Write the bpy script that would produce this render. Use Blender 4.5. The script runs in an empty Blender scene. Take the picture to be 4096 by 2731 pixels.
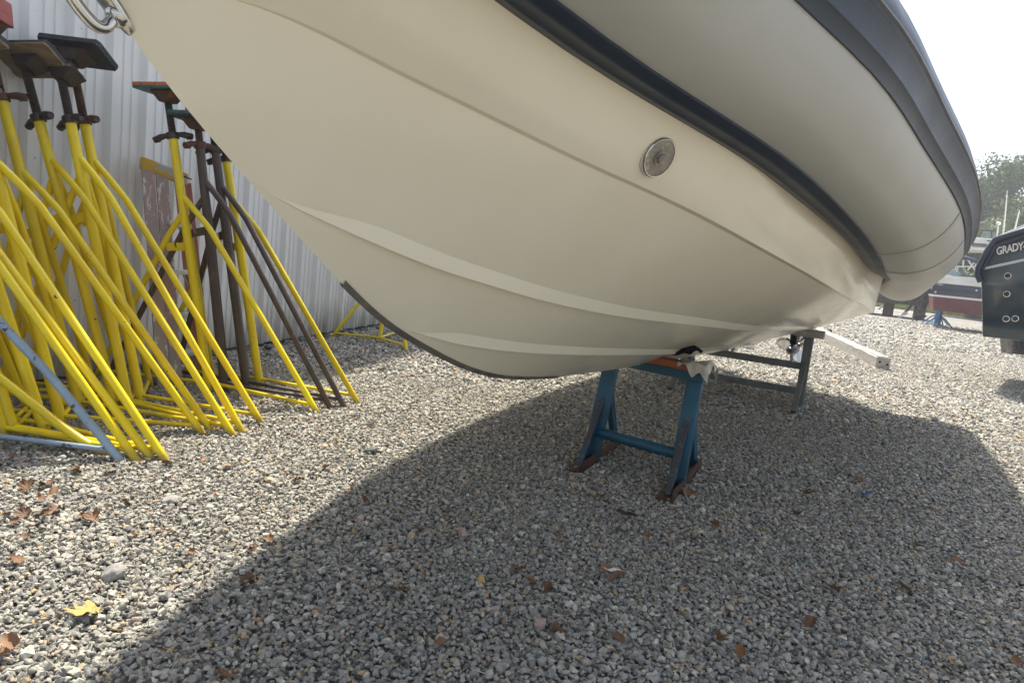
import bpy, bmesh, math, random
import numpy as np
from mathutils import Vector, Matrix, Euler
random.seed(7); RNG = np.random.default_rng(7)
sc = bpy.context.scene
COL = sc.collection
rad = math.radians

# ------------------------------------------------------------------ camera (values solved from the wall's screw rows)
W, H, F = 4096.0, 2731.0, 2800.0
ROLL, CAMH = rad(6.2), 1.05
_d = (H/2-(1075-math.tan(ROLL)*(2840-W/2)))*math.cos(ROLL)
PITCH = math.atan(_d/F)
fw = np.array([0, math.cos(PITCH), -math.sin(PITCH)])
_r0 = np.array([1, 0, 0.]); _u0 = np.cross(_r0, fw)
rt = math.cos(ROLL)*_r0+math.sin(ROLL)*_u0
up = -math.sin(ROLL)*_r0+math.cos(ROLL)*_u0
CAM = np.array([0, 0, CAMH])
cd = bpy.data.cameras.new('camera'); cam = bpy.data.objects.new('camera', cd); COL.objects.link(cam)
cd.sensor_fit = 'HORIZONTAL'; cd.sensor_width = 36; cd.lens = 36*F/W; cd.clip_start = .05; cd.clip_end = 2000
cam.matrix_world = Matrix(((rt[0], up[0], -fw[0], 0), (rt[1], up[1], -fw[1], 0), (rt[2], up[2], -fw[2], CAMH), (0, 0, 0, 1)))
sc.camera = cam

def ray(x, y):
    v = fw+rt*(x-W/2)/F-up*(y-H/2)/F
    return v/np.linalg.norm(v)
def gnd(x, y, z=0.):
    v = ray(x, y); return CAM+v*((z-CAMH)/v[2])
def aty(x, y, Y):
    v = ray(x, y); return CAM+v*(Y/v[1])

# ------------------------------------------------------------------ sky, sun, exposure
SUN = np.array([-.063, .537, 1.]); SUN /= np.linalg.norm(SUN)
EL = math.asin(SUN[2]); AZ = math.atan2(SUN[0], SUN[1])
wd = bpy.data.worlds.new('World'); sc.world = wd; wd.use_nodes = True
nt = wd.node_tree; nt.nodes.clear()
o = nt.nodes.new('ShaderNodeOutputWorld'); b = nt.nodes.new('ShaderNodeBackground'); s = nt.nodes.new('ShaderNodeTexSky')
s.sky_type = 'NISHITA'; s.sun_disc = False; s.sun_elevation = EL; s.sun_rotation = AZ
s.air_density = 1.0; s.dust_density = 3.0; s.ozone_density = 1.5; s.altitude = 0
b.inputs['Strength'].default_value = .088
hs = nt.nodes.new('ShaderNodeHueSaturation'); hs.inputs['Saturation'].default_value = .62; nt.links.new(s.outputs[0], hs.inputs['Color']); nt.links.new(hs.outputs[0], b.inputs[0]); nt.links.new(b.outputs[0], o.inputs[0])
sl = bpy.data.lights.new('sun', 'SUN'); so = bpy.data.objects.new('sun', sl); COL.objects.link(so)
sl.energy = 2.9; sl.angle = rad(1.6); sl.color = (1, .93, .80)
so.rotation_euler = Vector(SUN).to_track_quat('Z', 'Y').to_euler(); so.location = (0, 0, 30)
vs = sc.view_settings; vs.view_transform = 'Standard'; vs.look = 'None'; vs.gamma = 1; vs.use_curve_mapping = False
vs.exposure = 1.66
sc.cycles.max_bounces = 8; sc.cycles.diffuse_bounces = 5; sc.cycles.use_denoising = True

# ------------------------------------------------------------------ materials
MATS = {}
def mat(name, col, rough=.5, metal=0., col2=None, nscale=6., namt=1., chip=None, chipscale=14., chipth=.68, bump=0., bscale=60.,
        coat=0., stretch=(1, 1, 1), rnd=0., spec=.5, dirt=None, dirtk=1., trans=0., det=6.):
    """col mixed to col2 by soft noise; chip: sparse sharp flakes of another colour; rnd: per-object value shift"""
    if name in MATS: return MATS[name]
    m = bpy.data.materials.new(name); MATS[name] = m; m.use_nodes = True
    n = m.node_tree; N = n.nodes; L = n.links; N.clear()
    out = N.new('ShaderNodeOutputMaterial'); p = N.new('ShaderNodeBsdfPrincipled'); L.new(p.outputs[0], out.inputs[0])
    tc = N.new('ShaderNodeTexCoord'); mp = N.new('ShaderNodeMapping'); mp.inputs['Scale'].default_value = stretch
    oi = N.new('ShaderNodeObjectInfo'); ad = N.new('ShaderNodeVectorMath'); ad.operation = 'MULTIPLY_ADD'
    ad.inputs[1].default_value = (1, 1, 1)
    mu = N.new('ShaderNodeMath'); mu.operation = 'MULTIPLY'; mu.inputs[1].default_value = 37.
    L.new(oi.outputs['Random'], mu.inputs[0])
    L.new(tc.outputs['Object'], mp.inputs[0]); L.new(mp.outputs[0], ad.inputs[0]); L.new(mu.outputs[0], ad.inputs[2])
    vec = ad.outputs[0]
    def noise(scale, detail=6., rg=.6):
        q = N.new('ShaderNodeTexNoise'); q.inputs['Scale'].default_value = scale; q.inputs['Detail'].default_value = detail
        q.inputs['Roughness'].default_value = rg; L.new(vec, q.inputs['Vector']); return q.outputs['Fac']
    def ramp(src, a, b_):
        q = N.new('ShaderNodeMapRange'); q.inputs[1].default_value = a; q.inputs[2].default_value = b_
        L.new(src, q.inputs[0]); return q.outputs[0]
    def mix(fac, A, B):
        q = N.new('ShaderNodeMix'); q.data_type = 'RGBA'
        if isinstance(fac, float): q.inputs[0].default_value = fac
        else: L.new(fac, q.inputs[0])
        for i, c in ((6, A), (7, B)):
            if isinstance(c, tuple): q.inputs[i].default_value = (*c, 1)
            else: L.new(c, q.inputs[i])
        return q.outputs[2]
    c = tuple(col)
    if col2:
        f = ramp(noise(nscale, det), .35, .68)
        if namt != 1.:
            k = N.new('ShaderNodeMath'); k.operation = 'MULTIPLY'; k.inputs[1].default_value = namt; L.new(f, k.inputs[0]); f = k.outputs[0]
        c = mix(f, c, tuple(col2))
    if chip:
        c = mix(ramp(noise(chipscale, 8., .62), chipth, chipth+.015), c, tuple(chip))
    if rnd:
        h = N.new('ShaderNodeHueSaturation'); k = N.new('ShaderNodeMapRange')
        k.inputs[3].default_value = 1-rnd; k.inputs[4].default_value = 1+rnd
        L.new(oi.outputs['Random'], k.inputs[0]); L.new(k.outputs[0], h.inputs['Value'])
        if isinstance(c, tuple): h.inputs['Color'].default_value = (*c, 1)
        else: L.new(c, h.inputs['Color'])
        c = h.outputs[0]
    if dirt:
        sx = N.new('ShaderNodeSeparateXYZ'); L.new(tc.outputs['Object'], sx.inputs[0]); nn_ = noise(7., 7.)
        am = N.new('ShaderNodeMath'); am.operation = 'MULTIPLY_ADD'; am.inputs[1].default_value = .9; zk = N.new('ShaderNodeMath'); zk.operation = 'MULTIPLY'; zk.inputs[1].default_value = dirtk; L.new(sx.outputs[2], zk.inputs[0]); L.new(nn_, am.inputs[0]); L.new(zk.outputs[0], am.inputs[2])
        fr_ = N.new('ShaderNodeMapRange'); fr_.inputs[1].default_value = .80; fr_.inputs[2].default_value = .38; L.new(am.outputs[0], fr_.inputs[0])
        c = mix(fr_.outputs[0], c, tuple(dirt))
    if isinstance(c, tuple): p.inputs['Base Color'].default_value = (*c, 1)
    else: L.new(c, p.inputs['Base Color'])
    rr = N.new('ShaderNodeMapRange'); rr.inputs[3].default_value = max(.02, rough-.1); rr.inputs[4].default_value = min(1, rough+.1)
    L.new(noise(nscale*2.3), rr.inputs[0]); L.new(rr.outputs[0], p.inputs['Roughness'])
    p.inputs['Metallic'].default_value = metal; p.inputs['Specular IOR Level'].default_value = spec
    if coat: p.inputs['Coat Weight'].default_value = coat; p.inputs['Coat Roughness'].default_value = .08
    if trans: p.inputs['Transmission Weight'].default_value = trans
    if bump:
        bp = N.new('ShaderNodeBump'); bp.inputs['Strength'].default_value = 1.; bp.inputs['Distance'].default_value = bump
        L.new(noise(bscale, 5.), bp.inputs['Height']); L.new(bp.outputs[0], p.inputs['Normal'])
    return m

M_yel = mat('yellow_enamel', (.82, .64, .008), .36, col2=(.72, .52, .008), nscale=5, chip=(.05, .03, .02), chipscale=22, chipth=.685, bump=.0006, bscale=90, rnd=.08, dirt=(.16, .11, .05), dirtk=6.)
M_yel2 = mat('yellow_enamel_bright', (.84, .67, .010), .34, col2=(.74, .55, .01), nscale=4, chip=(.05, .03, .02), chipscale=26, chipth=.69, bump=.0006, bscale=90, rnd=.08, dirt=(.16, .11, .05), dirtk=6.)
M_brown = mat('brown_steel', (.085, .06, .05), .55, col2=(.05, .038, .033), nscale=7, chip=(.16, .07, .03), chipscale=15, chipth=.66, bump=.001, rnd=.1)
M_brown2 = mat('faded_steel', (.11, .10, .075), .6, col2=(.055, .04, .03), nscale=5, stretch=(3, 3, .5), chip=(.16, .16, .12), chipscale=9, chipth=.62, bump=.001)
M_rust = mat('rusty_steel', (.12, .055, .032), .75, metal=.2, col2=(.05, .03, .024), nscale=12, chip=(.2, .085, .04), chipscale=20, chipth=.62, bump=.0015)
M_dark = mat('oily_steel', (.045, .04, .037), .5, metal=.5, col2=(.085, .06, .05), nscale=14, bump=.001)
M_lblue = mat('flaking_blue_paint', (.30, .40, .50), .45, col2=(.24, .33, .43), nscale=6, chip=(.10, .05, .035), chipscale=24, chipth=.615, bump=.001)
M_wall = mat('painted_wall_sheet', (.74, .74, .73), .42, col2=(.64, .64, .625), nscale=2.2, stretch=(1, 1, .25), bump=.0008, bscale=9, dirt=(.30, .30, .25))
M_zinc = mat('zinc_screw', (.5, .5, .5), .35, metal=.9, col2=(.3, .29, .27), nscale=40)
M_gel = mat('cream_gelcoat', (.80, .74, .575), .22, col2=(.77, .705, .54), nscale=3.5, bump=.0004, bscale=3.0, coat=.3)
M_tube = mat('grey_tube_fabric', (.43, .43, .395), .36, col2=(.40, .40, .365), nscale=2.5, bump=.0012, bscale=7, det=3, chip=(.33, .32, .29), chipscale=85, chipth=.725)
M_navy = mat('dark_rubber_strip', (.014, .025, .046), .42, col2=(.019, .032, .055), nscale=3, bump=.0006, bscale=40)
M_seam = mat('seam_tape', (.20, .20, .19), .5, col2=(.15, .15, .145), nscale=9)
M_guard = mat('keel_guard', (.085, .075, .06), .6, col2=(.16, .145, .115), nscale=16, chip=(.2, .19, .17), chipscale=40, chipth=.66, bump=.001)
M_steel = mat('polished_steel', (.62, .61, .58), .14, metal=1., col2=(.5, .48, .44), nscale=7)
M_disc = mat('corroded_plate', (.34, .32, .28), .5, metal=.5, col2=(.22, .19, .15), nscale=30, chip=(.46, .40, .34), chipscale=55, chipth=.6, bump=.0015)
M_tblue = mat('trestle_blue', (.012, .098, .165), .5, col2=(.010, .055, .09), nscale=6, chip=(.08, .04, .025), chipscale=16, chipth=.64, bump=.0012)
M_tblue2 = mat('trestle_worn_edge', (.03, .075, .12), .6, col2=(.07, .045, .03), nscale=14, chip=(.14, .12, .1), chipscale=30, chipth=.6, bump=.0015)
M_galv = mat('galvanised_steel', (.17, .185, .18), .5, metal=.35, col2=(.11, .125, .12), nscale=16, bump=.0006)
M_wood = mat('weathered_plywood', (.26, .19, .115), .7, col2=(.12, .085, .055), nscale=5, stretch=(1, 9, 9), bump=.0015)
M_blk = mat('black_pad_felt', (.018, .02, .024), .7, col2=(.05, .055, .06), nscale=20, chip=(.2, .25, .25), chipscale=36, chipth=.67, bump=.002)
M_org = mat('orange_pad', (.62, .20, .06), .6, col2=(.48, .12, .04), nscale=7, chip=(.2, .08, .05), chipscale=16, chipth=.66)
M_red = mat('red_pad', (.36, .06, .035), .55, col2=(.24, .04, .03), nscale=7, chip=(.5, .16, .10), chipscale=10, chipth=.66)
M_teal = mat('teal_pad_edge', (.05, .17, .15), .6, col2=(.03, .08, .075), nscale=14, chip=(.35, .10, .05), chipscale=14, chipth=.64)
M_orgw = mat('orange_board', (.42, .12, .035), .65, col2=(.22, .07, .03), nscale=9, bump=.001)
M_sheet = mat('dirty_white_sheet', (.60, .57, .50), .5, col2=(.45, .42, .35), nscale=10, bump=.002, bscale=30)
M_carp = mat('navy_carpet', (.008, .009, .016), .95, bump=.003, bscale=180, spec=.1)
M_lred = mat('red_fibreglass', (.34, .075, .06), .5, col2=(.42, .2, .18), nscale=9, stretch=(1, 1, .3), chip=(.52, .48, .45), chipscale=45, chipth=.63)
M_lpink = mat('faded_fibreglass', (.40, .23, .21), .55, col2=(.36, .33, .31), nscale=6, stretch=(1, 1, .3), chip=(.62, .60, .57), chipscale=34, chipth=.57, bump=.001)
M_lgrey = mat('splashed_aluminium', (.55, .55, .53), .45, metal=.4, col2=(.42, .42, .40), nscale=10, chip=(.66, .65, .6), chipscale=22, chipth=.6)
M_lcap = mat('worn_yellow_cap', (.62, .40, .04), .5, chip=(.46, .45, .42), chipscale=7, chipth=.515, col2=(.52, .33, .05), nscale=8)
M_timb = mat('painted_timber', (.46, .44, .39), .75, col2=(.27, .255, .22), nscale=4, stretch=(.6, 5, 5), chip=(.25, .22, .18), chipscale=12, chipth=.63, bump=.003, bscale=30)
M_gnavy = mat('green_navy_gelcoat', (.010, .027, .040), .12, col2=(.014, .033, .046), nscale=2, coat=.5)
M_bnavy = mat('navy_gelcoat', (.010, .016, .042), .18, col2=(.014, .02, .05), nscale=2, coat=.4)
M_bred = mat('red_antifouling', (.14, .035, .04), .6, col2=(.10, .025, .03), nscale=5)
M_white = mat('white_gelcoat', (.72, .71, .67), .3, col2=(.62, .61, .57), nscale=3)
M_canv = mat('navy_canvas', (.05, .075, .13), .8, col2=(.035, .055, .10), nscale=5, bump=.004, bscale=12)
M_glass = mat('windscreen_glass', (.55, .65, .66), .05, trans=.85)
M_blackp = mat('black_engine_paint', (.014, .015, .018), .28, col2=(.025, .027, .03), nscale=6)
M_greyp = mat('grey_engine_paint', (.32, .33, .34), .3, col2=(.26, .27, .28), nscale=6)
M_shing = mat('grey_shingle', (.10, .105, .11), .85, col2=(.16, .16, .16), nscale=3, bump=.01, bscale=12)
M_brick = mat('chimney_brick', (.22, .14, .11), .85, col2=(.30, .22, .18), nscale=9, bump=.01)
M_bark = mat('bark', (.07, .055, .042), .9, col2=(.11, .09, .075), nscale=6, bump=.02, bscale=10)
M_leafb = mat('dry_brown_leaf', (.15, .075, .036), .6, col2=(.24, .125, .06), nscale=22, rnd=.35, bump=.001, bscale=60)
M_leafy = mat('dry_yellow_leaf', (.48, .34, .09), .55, col2=(.38, .24, .06), nscale=30, bump=.001, bscale=60)
M_paper = mat('white_scrap', (.75, .75, .74), .5)
M_bscrap = mat('blue_scrap', (.02, .10, .42), .4)
M_oldsole = mat('black_rubber_scrap', (.02, .021, .024), .7)

def foliage(name, c1, c2):
    m = bpy.data.materials.new(name); m.use_nodes = True; n = m.node_tree; N = n.nodes; L = n.links
    p = N['Principled BSDF']; g = N.new('ShaderNodeNewGeometry'); r = N.new('ShaderNodeValToRGB')
    r.color_ramp.elements[0].color = (*c1, 1); r.color_ramp.elements[1].color = (*c2, 1)
    L.new(g.outputs['Random Per Island'], r.inputs[0]); L.new(r.outputs[0], p.inputs['Base Color'])
    p.inputs['Roughness'].default_value = .6; p.inputs['Specular IOR Level'].default_value = .25
    t = N.new('ShaderNodeBsdfTranslucent'); a = N.new('ShaderNodeMixShader'); a.inputs[0].default_value = .3
    L.new(r.outputs[0], t.inputs[0]); L.new(p.outputs[0], a.inputs[1]); L.new(t.outputs[0], a.inputs[2]); L.new(a.outputs[0], N['Material Output'].inputs[0])
    return m
M_fol = [foliage('foliage_a', (.03, .065, .02), (.09, .14, .045)), foliage('foliage_b', (.04, .08, .02), (.12, .17, .05)), foliage('foliage_c', (.022, .05, .026), (.06, .10, .045))]
M_grassm = foliage('grass_blades', (.10, .13, .03), (.24, .26, .07))

def stone_mat(name, scale_mult=1.):
    m = bpy.data.materials.new(name); m.use_nodes = True; n = m.node_tree; N = n.nodes; L = n.links; p = N['Principled BSDF']
    oi = N.new('ShaderNodeObjectInfo'); r = N.new('ShaderNodeValToRGB'); e = r.color_ramp
    e.interpolation = 'CONSTANT'
    cols = [(0, (0.244, 0.234, 0.206)), (.16, (0.329, 0.318, 0.281)), (.34, (0.390, 0.373, 0.327)), (.5, (0.287, 0.282, 0.264)), (.62, (0.451, 0.427, 0.367)), (.74, (0.366, 0.342, 0.287)), (.82, (0.537, 0.505, 0.424)), (.88, (0.451, 0.361, 0.241)), (.925, (0.171, 0.168, 0.161)), (.955, (0.600, 0.600, 0.516)), (.98, (0.488, 0.324, 0.183)), (.99, (0.488, 0.361, 0.298))]
    while len(e.elements) < len(cols): e.elements.new(.5)
    for el, (q, c) in zip(e.elements, cols): el.position = q; el.color = (*c, 1)
    L.new(oi.outputs['Random'], r.inputs[0])
    tc = N.new('ShaderNodeTexCoord'); nz = N.new('ShaderNodeTexNoise'); nz.inputs['Scale'].default_value = 2.2; nz.inputs['Detail'].default_value = 7; nz.inputs['Roughness'].default_value = .72
    mu = N.new('ShaderNodeMath'); mu.operation = 'MULTIPLY'; mu.inputs[1].default_value = 50
    va = N.new('ShaderNodeVectorMath'); va.operation = 'ADD'
    L.new(oi.outputs['Random'], mu.inputs[0]); L.new(tc.outputs['Object'], va.inputs[0]); L.new(mu.outputs[0], va.inputs[1]); L.new(va.outputs[0], nz.inputs['Vector'])
    h = N.new('ShaderNodeHueSaturation'); k = N.new('ShaderNodeMapRange'); k.inputs[1].default_value = .3; k.inputs[2].default_value = .7; k.inputs[3].default_value = .62; k.inputs[4].default_value = 1.28
    L.new(nz.outputs['Fac'], k.inputs[0]); L.new(k.outputs[0], h.inputs['Value']); L.new(r.outputs[0], h.inputs['Color']); L.new(h.outputs[0], p.inputs['Base Color'])
    p.inputs['Roughness'].default_value = .75; p.inputs['Specular IOR Level'].default_value = .35
    bp = N.new('ShaderNodeBump'); bp.inputs['Distance'].default_value = .003; L.new(nz.outputs['Fac'], bp.inputs['Height']); L.new(bp.outputs[0], p.inputs['Normal'])
    return m
M_stone = stone_mat('crushed_stone')

def ground_mat():
    m = bpy.data.materials.new('gravel_ground'); m.use_nodes = True; n = m.node_tree; N = n.nodes; L = n.links; p = N['Principled BSDF']
    tc = N.new('ShaderNodeTexCoord'); v = N.new('ShaderNodeTexVoronoi'); v.inputs['Scale'].default_value = 24.; v.inputs['Randomness'].default_value = 1
    L.new(tc.outputs['Object'], v.inputs['Vector'])
    r = N.new('ShaderNodeValToRGB'); e = r.color_ramp; e.interpolation = 'CONSTANT'
    cols = [(0, (0.250, 0.246, 0.229)), (.25, (0.362, 0.351, 0.317)), (.5, (0.300, 0.295, 0.276)), (.7, (0.450, 0.425, 0.376)), (.85, (0.338, 0.308, 0.259)), (.93, (0.550, 0.517, 0.446)), (.975, (0.450, 0.332, 0.211))]
    while len(e.elements) < len(cols): e.elements.new(.5)
    for el, (q, c) in zip(e.elements, cols): el.position = q; el.color = (*c, 1)
    sp = N.new('ShaderNodeSeparateColor'); L.new(v.outputs['Color'], sp.inputs[0]); L.new(sp.outputs[0], r.inputs[0])
    v2 = N.new('ShaderNodeTexVoronoi'); v2.feature = 'DISTANCE_TO_EDGE'; v2.inputs['Scale'].default_value = 24.; L.new(tc.outputs['Object'], v2.inputs['Vector'])
    k = N.new('ShaderNodeMapRange'); k.inputs[1].default_value = 0; k.inputs[2].default_value = .22; L.new(v2.outputs['Distance'], k.inputs[0])
    mx = N.new('ShaderNodeMix'); mx.data_type = 'RGBA'; L.new(k.outputs[0], mx.inputs[0]); mx.inputs[6].default_value = (.13, .125, .115, 1); L.new(r.outputs[0], mx.inputs[7])
    nz = N.new('ShaderNodeTexNoise'); nz.inputs['Scale'].default_value = .35; nz.inputs['Detail'].default_value = 4; L.new(tc.outputs['Object'], nz.inputs['Vector'])
    h = N.new('ShaderNodeHueSaturation'); k2 = N.new('ShaderNodeMapRange'); k2.inputs[1].default_value = .3; k2.inputs[2].default_value = .7; k2.inputs[3].default_value = .8; k2.inputs[4].default_value = 1.2
    L.new(nz.outputs['Fac'], k2.inputs[0]); L.new(k2.outputs[0], h.inputs['Value']); L.new(mx.outputs[2], h.inputs['Color']); L.new(h.outputs[0], p.inputs['Base Color'])
    p.inputs['Roughness'].default_value = .8
    bp = N.new('ShaderNodeBump'); bp.inputs['Distance'].default_value = .012; L.new(k.outputs[0], bp.inputs['Height']); L.new(bp.outputs[0], p.inputs['Normal'])
    return m
M_ground = ground_mat()

# ------------------------------------------------------------------ mesh building
def nrm(v): v = np.asarray(v, float); return v/max(1e-9, np.linalg.norm(v))
class MB:
    def __init__(s): s.v = []; s.f = []
    def add(s, verts, faces):
        o_ = len(s.v); s.v += [tuple(map(float, q)) for q in verts]; s.f += [tuple(i+o_ for i in f) for f in faces]; return s
    def box(s, c, size, X=(1, 0, 0), Z=(0, 0, 1)):
        X = nrm(X); Z = nrm(Z); Y = nrm(np.cross(Z, X)); Z = np.cross(X, Y); c = np.asarray(c, float); h = np.asarray(size)/2
        vs_ = [c+X*h[0]*a+Y*h[1]*b_+Z*h[2]*d for a in (-1, 1) for b_ in (-1, 1) for d in (-1, 1)]
        return s.add(vs_, [(0, 1, 3, 2), (4, 6, 7, 5), (0, 4, 5, 1), (2, 3, 7, 6), (0, 2, 6, 4), (1, 5, 7, 3)])
    def bar(s, A, B, w, h, side=(0, 0, 1)):
        A = np.asarray(A, float); B = np.asarray(B, float)
        return s.box((A+B)/2, (np.linalg.norm(B-A), w, h), X=B-A, Z=side)
    def tube(s, pts, r, n=10, cap=True):
        pts = [np.asarray(p_, float) for p_ in pts]; m = len(pts); rr = r if hasattr(r, '__len__') else [r]*m
        t0 = nrm(pts[1]-pts[0]); ref = np.array([0, 0, 1.]) if abs(t0[2]) < .9 else np.array([1., 0, 0]); U = nrm(np.cross(t0, ref)); vs_ = []
        for i, P in enumerate(pts):
            t = nrm(pts[min(i+1, m-1)]-pts[max(i-1, 0)]); U = nrm(U-t*(U@t)); V = np.cross(t, U)
            vs_ += [P+rr[i]*(U*math.cos(2*math.pi*k/n)+V*math.sin(2*math.pi*k/n)) for k in range(n)]
        fs = [(i*n+k, i*n+(k+1) % n, (i+1)*n+(k+1) % n, (i+1)*n+k) for i in range(m-1) for k in range(n)]
        if cap: fs += [tuple(range(n))[::-1], tuple((m-1)*n+k for k in range(n))]
        return s.add(vs_, fs)
    def grid(s, rows, closed=False):
        m = len(rows); n = len(rows[0]); vs_ = [q for r_ in rows for q in r_]
        fs = [(i*n+k, i*n+(k+1) % n, (i+1)*n+(k+1) % n, (i+1)*n+k) for i in range(m-1) for k in range(n if closed else n-1)]
        return s.add(vs_, fs)
    def slab(s, poly, d):
        """closed outline poly (3D points) extruded by vector d"""
        n = len(poly); P = [np.asarray(q, float) for q in poly]; Q = [q+np.asarray(d) for q in P]
        return s.add(P+Q, [tuple(range(n))[::-1], tuple(range(n, 2*n))]+[(i, (i+1) % n, n+(i+1) % n, n+i) for i in range(n)])
    def lathe(s, A, axis, prof, n=16):
        A = np.asarray(A, float); ax = nrm(axis); ref = np.array([0, 0, 1.]) if abs(ax[2]) < .9 else np.array([1., 0, 0]); U = nrm(np.cross(ax, ref)); V = np.cross(ax, U)
        rows = [[A+ax*h+r_*(U*math.cos(2*math.pi*k/n)+V*math.sin(2*math.pi*k/n)) for k in range(n)] for h, r_ in prof]
        s.grid(rows, True); m = len(rows); o_ = len(s.v)-m*n
        s.f += [tuple(o_+k for k in range(n))[::-1], tuple(o_+(m-1)*n+k for k in range(n))]; return s
    def build(s, name, m, parent=None, smooth=35, bevel=0., origin=None):
        org = np.array(parent['_o']) if parent is not None and '_o' in parent else (np.asarray(origin, float) if origin is not None else np.zeros(3))
        me = bpy.data.meshes.new(name); me.from_pydata([tuple(np.array(q)-org) for q in s.v], [], s.f)
        bm = bmesh.new(); bm.from_mesh(me); bmesh.ops.recalc_face_normals(bm, faces=bm.faces)
        if bevel: bmesh.ops.bevel(bm, geom=[e for e in bm.edges if len(e.link_faces) == 2 and e.calc_face_angle(0) > .5], offset=bevel, segments=2, profile=.6, affect='EDGES')
        bm.to_mesh(me); bm.free()
        if smooth:
            me.polygons.foreach_set('use_smooth', [True]*len(me.polygons)); me.set_sharp_from_angle(angle=rad(smooth))
        for q in (m if isinstance(m, (list, tuple)) else [m]): me.materials.append(q)
        ob = bpy.data.objects.new(name, me); COL.objects.link(ob)
        if parent is not None:
            ob.parent = parent
            if '_o' in parent: ob['_o'] = list(org)
        else: ob.location = org; ob['_o'] = list(org)
        return ob
def thing(name, label, cat, loc, group=None):
    e = bpy.data.objects.new(name, None); COL.objects.link(e); e.location = [float(q) for q in loc]; e.empty_display_size = .1
    e['_o'] = [float(q) for q in loc]; tag(e, label, cat, group); return e
def tag(o_, label, cat, group=None):
    o_['label'] = label; o_['category'] = cat
    if group: o_['group'] = group
    return o_
def bez(a, b_, c, n=6): return [np.asarray(a)*(1-t)**2+2*np.asarray(b_)*t*(1-t)+np.asarray(c)*t*t for t in np.linspace(0, 1, n)]
def spl(X, Y, x):
    X = np.asarray(X, float); Y = np.asarray(Y, float); x = np.atleast_1d(np.asarray(x, float)); n_ = len(X); h = np.diff(X); A = np.eye(n_); b_ = np.zeros(n_)
    for i in range(1, n_-1):
        A[i, i-1] = h[i-1]; A[i, i] = 2*(h[i-1]+h[i]); A[i, i+1] = h[i]; b_[i] = 6*((Y[i+1]-Y[i])/h[i]-(Y[i]-Y[i-1])/h[i-1])
    Mm = np.linalg.solve(A, b_); i = np.clip(np.searchsorted(X, x)-1, 0, n_-2); hi = h[i]
    r_ = Mm[i]*(X[i+1]-x)**3/(6*hi)+Mm[i+1]*(x-X[i])**3/(6*hi)+(Y[i]/hi-Mm[i]*hi/6)*(X[i+1]-x)+(Y[i+1]/hi-Mm[i+1]*hi/6)*(x-X[i])
    return r_

# ------------------------------------------------------------------ ground
mb = MB(); mb.add([(-300, -60, -.008), (300, -60, -.008), (300, 500, -.008), (-300, 500, -.008)], [(0, 1, 2, 3)])
g = mb.build('ground', M_ground, smooth=0); g['kind'] = 'structure'

WD = np.array([.2585, .966, 0]); WN = np.array([.966, -.2585, 0]); WOFF = -3.54     # wall direction, normal, offset
def wpt(u, d, z): return WD*u+WN*(WOFF+d)+np.array([0, 0, z])

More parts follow.
